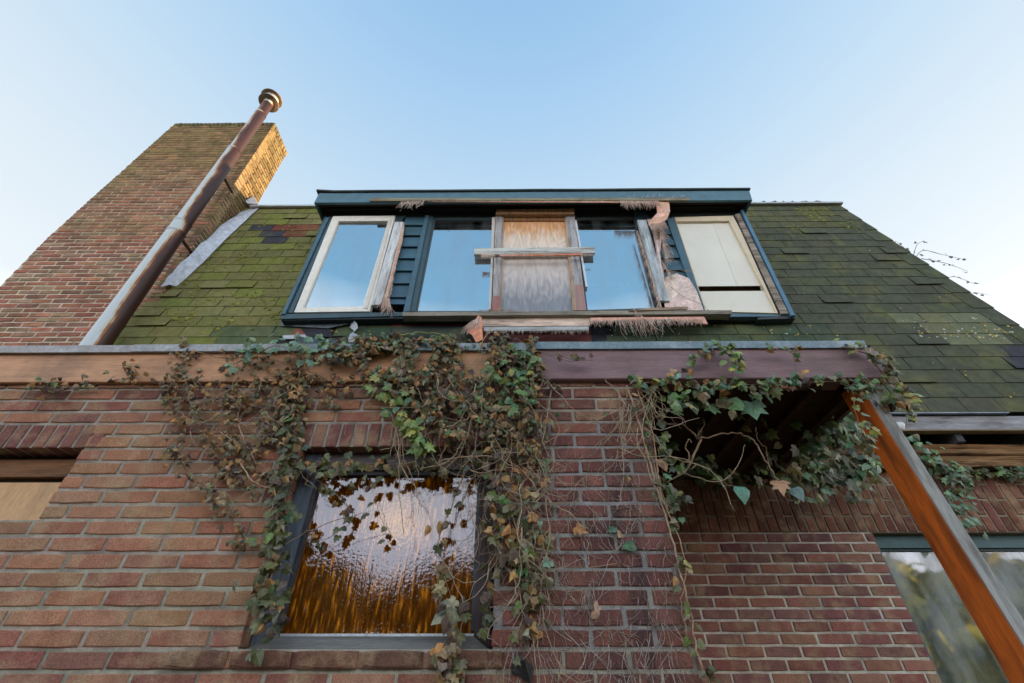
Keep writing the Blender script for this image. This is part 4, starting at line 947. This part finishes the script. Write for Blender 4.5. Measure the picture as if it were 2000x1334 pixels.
# ------------------------------------------------------------ ivy
LT = [(0, .06), (-.20, -.10), (-.42, -.02), (-.52, .20), (-.34, .30), (-.46, .58), (-.20, .58), (0, 1.0), (.20, .58), (.46, .58), (.34, .30), (.52, .20), (.42, -.02), (.20, -.10)]
LT2 = [(0, .02), (-.30, -.06), (-.42, .20), (-.30, .55), (0, 1.0), (.30, .55), (.42, .20), (.30, -.06)]
def leaf(mb, p, size, c, m, ndir=None, droop=None, dead=False):
    n = ndir or Vector((ru(-.8, .8), -1, ru(-.5, .8))); n = n.normalized()
    tip = droop or Vector((ru(-.9, .9), ru(-.3, .1), -1 + ru(-.2, .8)))
    y = (tip - n * tip.dot(n)).normalized(); x = y.cross(n)
    T = LT if (rnd() < .7 and not dead) else LT2
    fold = ru(.1, .5) * (1.9 if dead else 1); curl = ru(-.5, .3) * (2.0 if dead else 1)
    V = [p]; ys = (0.35,)
    def loc(a, b):
        z = -fold * abs(a) + curl * (b - .3) ** 2
        if dead: z += .25 * math.sin(a * 7 + b * 5)
        return p + (x * a + y * b + n * z) * size
    V = [loc(0, .35)] + [loc(a * ru(.9, 1.1), b) for a, b in T]
    k = len(T); mb.add(V, [(0, i + 1, (i + 1) % k + 1) for i in range(k)], c, m, False)
BROWN = [(.18, .12, .06), (.13, .09, .05), (.26, .15, .065), (.10, .07, .055), (.24, .18, .10), (.075, .055, .045), (.15, .13, .075), (.30, .16, .06), (.17, .15, .10)]
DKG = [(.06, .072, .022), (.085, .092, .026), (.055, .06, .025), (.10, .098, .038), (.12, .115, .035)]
GRN = [(.07, .14, .035), (.05, .12, .03), (.10, .17, .04), (.06, .13, .06), (.13, .18, .04)]
MINT = [(.12, .21, .12), (.17, .28, .17), (.10, .17, .09), (.18, .28, .13)]
LIT = [(.22, .27, .06), (.15, .22, .05), (.28, .27, .05)]
BROWN = [tuple(x * 1.3 for x in b) for b in BROWN]
def pal(mix):
    r = rnd(); s_ = 0
    for p_, w_ in mix:
        s_ += w_
        if r < s_: break
    c = random.choice(p_); return jit(c, .2, .08), (1 if p_ is BROWN else 0)
def spline(pts, n=6):
    out = []
    P = [Vector(p) for p in pts]; P = [P[0]] + P + [P[-1]]
    for i in range(1, len(P) - 2):
        for k in range(n):
            t = k / n; a, b, c, d_ = P[i-1], P[i], P[i+1], P[i+2]
            out.append(.5 * ((2*b) + (c-a)*t + (2*a-5*b+4*c-d_)*t*t + (-a+3*b-3*c+d_)*t**3))
    out.append(P[-2]); return out
def strandleaves(mb, st, pts, Y, spread, n, sz, mix, stem=.0025, stemc=(.22, .15, .09), prot=(.01, .05), wob=.004):
    path = spline([W(x, y, Y - ru(.008, .02)) for x, y in pts])
    path = [p + Vector((ru(-wob, wob), ru(-wob, wob) * .5, ru(-wob, wob))) for p in path]
    if st is not None: st.tube(path, stem, stem * .5, 5, jit(stemc, .15))
    L = len(path) - 1; px2m = 1 / 440.0 * (Y / 1.86)
    n = int(n * .8)
    for i in range(n):
        t = ru(0, L); k = int(t); p = path[k].lerp(path[min(k + 1, L)], t - k)
        a = random.gauss(0, .5) * spread * px2m; b = random.gauss(0, .5) * spread * px2m
        c, m = pal(mix); s_ = ru(sz[0], sz[1]) * px2m * .72
        leaf(mb, p + Vector((a, -ru(*prot), b)), s_, c, m, dead=(m == 1 and rnd() < .6))
def region(mb, st, poly, Y, n, sz, mix, prot=(.0, .06), dens=None):
    xs = [p[0] for p in poly]; ys = [p[1] for p in poly]; px2m = 1 / 440.0 * (Y / 1.86); i = 0; g = 0
    while i < n and g < n * 20:
        g += 1; x, y = ru(min(xs), max(xs)), ru(min(ys), max(ys))
        if not inq((x, y), poly): continue
        nn = noise.noise(Vector((x * .022, y * .022, Y)))
        if rnd() > .55 + nn * 1.6: continue
        c, m = pal(mix); leaf(mb, W(x, y, Y) + Vector((0, -ru(*prot), 0)), ru(*sz) * px2m * .72, c, m, dead=(m == 1 and rnd() < .6)); i += 1
def rootlets(st, poly, Y, n, L=(.02, .09), c=(.30, .20, .13), vert=.5):
    xs = [p[0] for p in poly]; ys = [p[1] for p in poly]; i = 0
    while i < n:
        x, y = ru(min(xs), max(xs)), ru(min(ys), max(ys))
        if not inq((x, y), poly): continue
        p = W(x, y, Y - .004); an = random.choice([ru(-.5, .5), ru(-.5, .5) + math.pi, ru(-2.2, -.9)]) if rnd() > vert else ru(-2.0, -1.1); pts = [p]; ln = ru(*L)
        for k in range(5):
            an += ru(-.5, .5); p = p + Vector((math.cos(an) * ln / 5, ru(-.002, .001), math.sin(an) * ln / 5)); p.y = min(p.y, Y - .003); pts.append(p)
        r_ = ru(.0006, .0016); st.tube(pts, r_, r_ * .5, 4, jit(c, .25)); i += 1
BM = [(BROWN, .90), (DKG, .09), (GRN, .01)]; MM = [(BROWN, .66), (DKG, .2), (GRN, .10), (MINT, .04)]; GG = [(GRN, .35), (DKG, .4), (MINT, .2), (LIT, .05)]

iv = thing('ivy', 'half-withered brown and green ivy hanging over the fascia and around the amber window', 'ivy')
lf = MB(); st = MB(); YI = YF
S = 14
small = (11, 19)
strandleaves(lf, st, [(362, 672), (365, 715), (335, 762), (345, 800), (362, 840), (350, 880), (365, 920), (400, 950), (440, 985), (462, 1030), (492, 1072)], YI, 20, 230, small, BM)
strandleaves(lf, st, [(330, 758), (380, 790), (402, 840), (425, 880), (450, 925), (482, 962)], YI, 20, 150, small, BM)
strandleaves(lf, st, [(365, 700), (385, 755), (440, 800), (455, 850), (470, 880), (505, 930), (545, 962)], YI, 24, 170, small, BM)
strandleaves(lf, st, [(85, 752), (120, 762), (200, 748), (262, 738), (330, 752), (420, 746), (520, 742)], YI - .005, 14, 60, (12, 20), MM, stem=.002)
strandleaves(lf, None, [(88, 755), (110, 760), (100, 775)], YI - .005, 14, 22, (12, 20), MM); strandleaves(lf, None, [(262, 715), (268, 745)], YI - .02, 14, 30, (12, 18), BM)
strandleaves(lf, st, [(445, 800), (500, 760), (560, 745), (580, 800), (560, 870)], YI, 30, 180, (12, 20), BM)
strandleaves(lf, st, [(600, 700), (590, 760), (560, 820), (520, 860), (470, 880)], YI, 30, 170, (12, 20), BM)
region(lf, st, [(440, 690), (720, 672), (720, 790), (640, 800), (600, 790), (560, 860), (500, 830), (440, 790)], YI - .01, 300, (12, 21), BM, (.0, .04))
region(lf, st, [(690, 668), (1045, 668), (1060, 760), (1040, 850), (960, 880), (860, 860), (800, 800), (720, 770)], YI - .02, 1250, (13, 25), MM, (.0, .085))
region(lf, st, [(640, 664), (1040, 664), (1035, 715), (640, 712)], YI - .05, 420, (12, 24), MM, (.0, .05))
region(lf, st, [(820, 790), (1060, 790), (1050, 900), (930, 890), (850, 860)], YI - .015, 220, (13, 24), BM, (.0, .07))
strandleaves(lf, st, [(455, 712), (500, 690), (540, 676), (600, 690), (625, 705)], YI - .05, 26, 60, (18, 30), [(MINT, .8), (GRN, .2)], prot=(.02, .07))
strandleaves(lf, None, [(575, 672), (625, 668), (655, 682)], YI - .05, 20, 26, (16, 26), [(MINT, .7), (GRN, .3)], prot=(.0, .05))
strandleaves(lf, st, [(745, 765), (765, 790), (800, 820), (818, 850), (822, 885)], YI - .03, 26, 60, (22, 36), [(GRN, .6), (LIT, .4)], prot=(.03, .08))
strandleaves(lf, None, [(960, 745), (1000, 740), (1020, 770), (1000, 800)], YI - .03, 30, 42, (20, 34), [(GRN, .9), (LIT, .1)], prot=(.04, .09))
strandleaves(lf, None, [(1005, 690), (1035, 710), (1030, 740)], YI - .05, 18, 26, (20, 30), [(GRN, .8), (LIT, .2)], prot=(.02, .06))
# frame of the amber window
strandleaves(lf, st, [(562, 760), (572, 850), (562, 930), (556, 985), (548, 1040), (538, 1090), (524, 1150), (536, 1235)], YI - .005, 26, 230, (20, 32), [(DKG, .7), (BROWN, .25), (GRN, .05)], stem=.005, prot=(.0, .05))
strandleaves(lf, st, [(575, 905), (640, 912), (720, 905), (800, 912), (880, 900), (955, 895)], YI + .03, 22, 130, (16, 28), [(DKG, .5), (BROWN, .5)], stem=.003, prot=(.0, .05))
strandleaves(lf, st, [(590, 920), (650, 960), (690, 1010), (640, 1050), (600, 1060)], YI + .05, 18, 26, (16, 26), [(DKG, .6), (BROWN, .4)], stem=.0018, prot=(.0, .02))
strandleaves(lf, st, [(760, 1060), (740, 1000), (720, 940)], YI + .05, 10, 8, (16, 24), [(DKG, .6), (BROWN, .4)], stem=.0012, prot=(.0, .02))
# right of the window
strandleaves(lf, st, [(930, 870), (905, 930), (885, 980), (862, 1040), (858, 1075), (885, 1130), (905, 1185), (896, 1262), (884, 1340)], YI + .02, 14, 34, (18, 30), [(DKG, .45), (BROWN, .5), (GRN, .05)], stem=.0032, stemc=(.42, .30, .2), prot=(.0, .05))
strandleaves(lf, st, [(985, 870), (975, 940), (975, 1000), (990, 1060), (1015, 1085), (1032, 1130), (1028, 1200), (1018, 1270)], YI, 26, 150, (17, 30), MM, stem=.004, prot=(.0, .06))
strandleaves(lf, st, [(1010, 860), (1018, 940), (1010, 1000), (1045, 1060), (1055, 1110)], YI, 34, 100, (17, 30), MM, stem=.003, prot=(.0, .06))
strandleaves(lf, st, [(950, 1020), (955, 1100), (948, 1180), (942, 1250)], YI + .03, 10, 20, (18, 28), [(DKG, .6), (BROWN, .4)], stem=.002)
strandleaves(lf, None, [(880, 1150), (870, 1260), (885, 1300), (895, 1330)], YI - .0, 24, 34, (20, 32), [(BROWN, .8), (DKG, .2)], prot=(.02, .05))
strandleaves(lf, st, [(1078, 755), (1066, 830), (1048, 900), (1012, 958)], YI - .01, 40, 30, (18, 26), MM, stem=.0045, stemc=(.38, .28, .2), prot=(.0, .03))
for pts, r_, c_ in (
    ([(360, 680), (440, 700), (520, 700), (640, 740)], .003, (.25, .17, .1)), ([(480, 770), (465, 815), (475, 855), (500, 905)], .003, (.42, .30, .2)), ([(430, 845), (470, 870), (500, 880)], .0022, (.42, .3, .2)),
    ([(470, 905), (500, 945), (540, 955)], .003, (.42, .3, .2)), ([(740, 668), (780, 655), (830, 650), (880, 660), (912, 720), (980, 780)], .004, (.30, .28, .10)), ([(905, 690), (950, 760), (985, 830), (990, 900)], .0028, (.36, .26, .18)),
    ([(940, 700), (955, 740), (935, 800), (900, 870), (870, 905), (820, 915)], .003, (.36, .27, .19)), ([(1030, 700), (1045, 780), (1020, 850), (975, 920)], .0028, (.35, .25, .17)), ([(985, 800), (1000, 870), (960, 950)], .0022, (.35, .25, .17)),
    ([(960, 640), (930, 700), (950, 760)], .0028, (.36, .28, .16)), ([(1010, 662), (1060, 690), (1110, 705), (1150, 702), (1200, 680)], .0018, (.28, .18, .12)), ([(745, 880), (800, 870), (818, 930)], .0022, (.3, .25, .15)),
    ([(560, 1060), (610, 1035), (680, 1010), (720, 1000)], .002, (.28, .2, .14)), ([(1040, 770), (1130, 790), (1180, 800)], .0018, (.3, .2, .14)), ([(860, 900), (940, 890), (1010, 910), (1050, 960)], .0026, (.4, .28, .19))):
    path = [p + Vector((ru(-.004, .004), ru(-.006, .002), ru(-.004, .004))) for p in spline([W(x, y, YI - ru(.03, .07)) for x, y in pts])]
    st.tube(path, r_, r_ * .55, 5, jit(c_, .1))
rootlets(st, [(1045, 745), (1255, 745), (1275, 900), (1340, 1200), (1355, 1330), (960, 1330), (960, 1080), (1045, 1000)], YF, 420, (.02, .10), (.25, .17, .12), .5)
rootlets(st, [(860, 700), (1060, 700), (1060, 1150), (960, 1100), (880, 900)], YF - .03, 260, (.04, .16), (.33, .24, .16), .45)
rootlets(st, [(330, 760), (560, 760), (540, 1090), (470, 1060), (360, 900)], YF, 120, (.02, .09), (.36, .27, .19), .2)
for (x, y, s_, c_) in ((1160, 1190, 26, (.38, .26, .17)), (1125, 1028, 24, (.36, .17, .05)), (1240, 1062, 24, (.05, .12, .05)), (1203, 1030, 18, (.05, .12, .06)), (1018, 1285, 30, (.03, .03, .03)), (880, 1180, 40, (.30, .30, .20)), (1213, 1040, 16, (.3, .2, .1))):
    for q in range(1 if s_ < 30 else 2): leaf(lf, W(x, y, YI - .02), s_ / 440, jit(c_, .1), 0, dead=(q == 1))
def tangle(st, x0, y0, x1, y1, n, Y, L=(.15, .5), r=(.0012, .0028), c=(.40, .31, .21)):
    for k in range(n):
        p = W(ru(x0, x1), ru(y0, y1), Y - ru(.015, .07)); an = -math.pi / 2 + ru(-.9, .9); pts = [p.copy()]; ln = ru(*L); m_ = 9; dv = 0
        for q in range(m_):
            dv = dv * .6 + ru(-.45, .45); an += dv; p = p + Vector((math.cos(an) * ln / m_, ru(-.006, .006), math.sin(an) * ln / m_)); p.y = min(p.y, Y - .008); pts.append(p.copy())
            if rnd() < .25: b = [p, p + Vector((ru(-.03, .03), -.004, ru(-.03, .01))), p + Vector((ru(-.05, .05), -.004, ru(-.06, .0)))]; st.tube(b, r[0], r[0] * .5, 4, jit(c, .2))
        rr = ru(*r); st.tube(pts, rr, rr * .5, 5, jit(c, .22))
rootlets(st, [(1050, 860), (1265, 860), (1345, 1330), (970, 1330), (1000, 1100)], YF, 300, (.03, .14), (.42, .36, .32), .95)
tangle(st, 700, 680, 1060, 860, 60, YI - .02); tangle(st, 965, 860, 1075, 1120, 46, YI); tangle(st, 350, 700, 600, 950, 26, YI, (.1, .3), (.0012, .0022)); tangle(st, 880, 890, 930, 1000, 3, YI + .02)
o = lf.build('leaves', [M['leaf'], M['deadleaf']], iv); o['kind'] = 'stuff'
o = st.build('stems', M['bark'], iv); o['kind'] = 'stuff'

# ivy around the porch
iv2 = thing('ivy', 'green ivy cascading from the porch beam into the dark opening by the post', 'ivy')
lf = MB(); st = MB()
MXP = [(GRN, .42), (DKG, .28), (MINT, .07), (BROWN, .16), (LIT, .07)]
strandleaves(lf, st, [(1235, 748), (1300, 748), (1380, 760), (1450, 752), (1540, 748), (1620, 745), (1700, 742)], YF - .02, 18, 90, (17, 29), MXP, stem=.003)
region(lf, st, [(1270, 745), (1520, 748), (1500, 800), (1420, 815), (1300, 810), (1260, 780)], YF + .01, 60, (22, 38), MXP, (.0, .08))
strandleaves(lf, st, [(1262, 760), (1272, 830), (1290, 900), (1300, 960), (1305, 1010)], YF + .04, 30, 90, (16, 30), [(DKG, .6), (GRN, .3), (MINT, .1)])
strandleaves(lf, st, [(1225, 752), (1250, 830), (1268, 900), (1285, 960), (1312, 1050), (1335, 1140), (1352, 1215), (1362, 1280), (1390, 1345)], YF - .012, 16, 22, (14, 24), MM, stem=.0048, stemc=(.45, .32, .2), prot=(.0, .03))
strandleaves(lf, st, [(1245, 760), (1275, 850), (1290, 960), (1322, 1040), (1340, 1120), (1330, 1180), (1348, 1260)], YF - .02, 18, 22, (14, 26), MXP, stem=.003, stemc=(.42, .30, .18), prot=(.0, .04))
strandleaves(lf, st, [(1180, 742), (1215, 780), (1213, 850), (1218, 930), (1206, 995)], YF - .01, 10, 6, (14, 22), MM, stem=.0026, stemc=(.42, .3, .2))
strandleaves(lf, st, [(1148, 830), (1200, 805), (1260, 775)], YF - .01, 10, 3, (14, 22), MM, stem=.003, stemc=(.42, .3, .2))
for k in range(18):
    x0, y0_ = ru(1190, 1275), ru(742, 790)
    pts = [(x0, y0_), (x0 + ru(-30, 40), y0_ + ru(-10, 40)), (x0 + ru(-50, 50), y0_ + ru(20, 90))]
    st.tube([p + Vector((ru(-.004, .004), 0, ru(-.004, .004))) for p in spline([W(x, y, YF - ru(.01, .05)) for x, y in pts], 5)], ru(.0012, .0032), .001, 5, jit((.40, .28, .18), .2))
for pts, r_, Yb in (([(1268, 800), (1290, 822), (1338, 832), (1362, 855), (1375, 855), (1430, 846), (1470, 860), (1495, 900), (1522, 942)], .0055, 1.95), ([(1371, 858), (1350, 900), (1335, 925), (1285, 950)], .0055, 1.95), ([(1362, 852), (1375, 830), (1373, 818)], .003, 1.95),
                    ([(1348, 900), (1340, 870), (1347, 858), (1350, 865)], .0035, 1.93), ([(1330, 925), (1405, 940), (1440, 910), (1455, 868)], .003, 1.9), ([(1405, 938), (1440, 955)], .002, 1.9),
                    ([(1475, 835), (1480, 860), (1497, 880), (1500, 920)], .003, 2.1), ([(1310, 815), (1330, 838)], .003, 1.95), ([(1560, 940), (1600, 850), (1640, 815), (1690, 810)], .004, 2.4)):
    st.tube([p + Vector((ru(-.003, .003), ru(-.01, .01), ru(-.003, .003))) for p in spline([W(x, y, Yb) for x, y in pts])], r_, r_ * .55, 6, jit((.30, .21, .14), .15))
for (x, y, s_, c_) in ((1447, 962, 34, (.08, .20, .13)), (1425, 790, 50, (.11, .20, .07)), (1465, 795, 56, (.11, .20, .10)), (1505, 763, 34, (.42, .15, .07)), (1535, 758, 30, (.45, .18, .08)), (1520, 950, 34, (.38, .20, .10)), (1542, 762, 26, (.40, .16, .08)), (1290, 908, 26, (.35, .2, .1)), (1388, 800, 36, (.09, .16, .07)), (1352, 795, 34, (.06, .12, .04)), (1550, 965, 30, (.10, .15, .13))):
    leaf(lf, W(x, y, YF + .02) + Vector((0, -.02, .02)), s_ / 440, c_, 0, Vector((ru(-.3, .3), -1, ru(0, .5))), Vector((ru(-.3, .3), 0, -1)))
tangle(st, 1200, 750, 1275, 880, 15, YF, (.15, .5), (.0012, .0026))
# hanging back mass inside the porch
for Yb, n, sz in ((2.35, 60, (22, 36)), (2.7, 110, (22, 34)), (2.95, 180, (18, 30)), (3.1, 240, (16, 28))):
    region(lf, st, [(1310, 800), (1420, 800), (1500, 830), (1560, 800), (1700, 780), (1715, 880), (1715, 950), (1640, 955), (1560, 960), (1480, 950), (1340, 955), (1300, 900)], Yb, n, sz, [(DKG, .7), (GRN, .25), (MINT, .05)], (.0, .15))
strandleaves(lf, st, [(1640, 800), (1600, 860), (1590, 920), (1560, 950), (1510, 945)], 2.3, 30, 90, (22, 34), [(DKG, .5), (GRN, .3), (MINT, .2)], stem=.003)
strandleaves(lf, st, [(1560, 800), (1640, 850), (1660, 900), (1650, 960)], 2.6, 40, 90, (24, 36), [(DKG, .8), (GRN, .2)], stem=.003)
# sprigs on the beam
strandleaves(lf, st, [(1395, 672), (1372, 690), (1340, 722), (1300, 742)], YF - .05, 16, 34, (16, 28), [(BROWN, .4), (MINT, .3), (GRN, .3)], stem=.003)
strandleaves(lf, st, [(1408, 682), (1428, 700), (1430, 735)], YF - .05, 16, 34, (18, 30), [(LIT, .6), (GRN, .4)])
strandleaves(lf, st, [(1480, 680), (1540, 684), (1552, 710), (1556, 735)], YF - .05, 10, 20, (14, 24), [(GRN, .5), (BROWN, .5)], stem=.002)
strandleaves(lf, st, [(1085, 690), (1120, 702), (1160, 704)], YF - .05, 8, 10, (16, 24), MM, stem=.002)
strandleaves(lf, st, [(1640, 678), (1690, 690), (1720, 725), (1765, 775), (1772, 800)], YF - .03, 20, 80, (16, 28), [(LIT, .3), (BROWN, .3), (DKG, .4)], stem=.003)
region(lf, st, [(1650, 735), (1730, 745), (1775, 770), (1765, 800), (1700, 790), (1650, 765)], YF - .02, 80, (16, 30), [(DKG, .4), (BROWN, .3), (GRN, .3)], (.0, .06))
strandleaves(lf, st, [(1735, 705), (1730, 740)], YF - .03, 14, 16, (14, 22), [(DKG, .8), (MINT, .2)])
strandleaves(lf, st, [(1772, 790), (1770, 830)], YF - .03, 6, 8, (14, 22), [(LIT, .5), (DKG, .5)], stem=.0015)
strandleaves(lf, st, [(1665, 760), (1672, 810), (1690, 870), (1696, 900), (1680, 960)], YF - .03, 12, 34, (14, 28), [(MINT, .5), (LIT, .2), (DKG, .3)], stem=.0018)
o = lf.build('leaves', [M['leaf'], M['deadleaf']], iv2); o['kind'] = 'stuff'
o = st.build('stems', M['bark'], iv2); o['kind'] = 'stuff'

iv3 = thing('ivy', 'small pale grey-green ivy tuft on the back wall right of the porch post', 'ivy')
lf = MB(); st = MB()
strandleaves(lf, st, [(1790, 900), (1815, 915), (1845, 925), (1862, 950), (1855, 985), (1870, 1010)], YB - .06, 26, 150, (13, 22), [(MINT, .6), (GRN, .2), (DKG, .2)], stem=.004, prot=(.0, .12))
strandleaves(lf, st, [(1850, 925), (1900, 925), (1960, 922), (1985, 918)], YB - .01, 14, 120, (12, 22), [(DKG, .6), (GRN, .3), (BROWN, .1)], prot=(.0, .05))
strandleaves(lf, st, [(1770, 850), (1780, 880), (1795, 905)], YB - .06, 10, 22, (14, 22), [(DKG, .6), (MINT, .4)], prot=(.0, .08))
o = lf.build('leaves', [M['leaf'], M['deadleaf']], iv3); o['kind'] = 'stuff'; o = st.build('stems', M['bark'], iv3); o['kind'] = 'stuff'

# thin bare twigs of a shrub behind the hip
tw = thing('twiggy_shrub', 'sparse bare twigs with tiny leaves poking up behind the right roof edge', 'shrub')
lf = MB(); st = MB(); YT = 5.2
for pts in ([(1780, 520), (1800, 490), (1835, 496), (1880, 506)], [(1780, 520), (1790, 480), (1806, 470)], [(1800, 505), (1850, 515), (1890, 530)], [(1840, 560), (1860, 540), (1905, 555)], [(1875, 590), (1900, 572), (1935, 577)], [(1790, 515), (1772, 490), (1752, 472)]):
    path = spline([W(x, y, YT) for x, y in pts]); st.tube(path, .006, .002, 5, (.10, .09, .08))
    for p in path:
        if rnd() < .6: leaf(lf, p + Vector((ru(-.05, .05), 0, ru(-.05, .05))), ru(.03, .07), jit((.08, .08, .07), .2), 0)
a = W(1780, 520, YT); st.tube([a, a + Vector((.1, 0, -1.5)), (a.x + .3, YT, 2.0), (a.x + .3, YT, 0)], .012, .05, 7, (.1, .08, .06))
for x, y in ((1840, 560), (1875, 590)):
    b = W(x, y, YT); st.tube([b, b + Vector((-.1, 0, -1.2)), Vector((a.x + .3, YT, 2.4))], .01, .025, 6, (.1, .08, .06))
lf.build('leaves', M['leaf'], tw); st.build('branches', M['bark'], tw)

# ------------------------------------------------------------ ground and the garden trees that the panes reflect
g = MB(); g.box(-300, 300, -300, 300, -.3, 0, (.08, .07, .05)); o = g.build('ground', M['ground']); o['kind'] = 'structure'
lf = MB()
for k in range(60):
    cx, cy = ru(-34, 34), ru(-26, -20); rr = ru(2.0, 3.2); hh = ru(7.3, 8.3) - rr
    yel = cx > 9 and rnd() < .7
    for q in range(240):
        v = Vector((random.gauss(0, 1), random.gauss(0, 1), random.gauss(0, 1))).normalized() * rr * ru(.55, 1)
        c = jit((.42, .37, .08) if yel else ((.055, .07, .03) if cx > 9 else (.03, .034, .018)), .3); leaf(lf, Vector((cx, cy, max(.2, hh + v.z))) + Vector((v.x, v.y, 0)), ru(.7, 1.3), c, 0, Vector((ru(-1, 1), ru(-.2, 1), ru(-1, 1))))
o = lf.build('tree_line', [M['deadleaf']]); o['kind'] = 'stuff'; tag(o, 'dark row of garden trees opposite the house', 'trees')
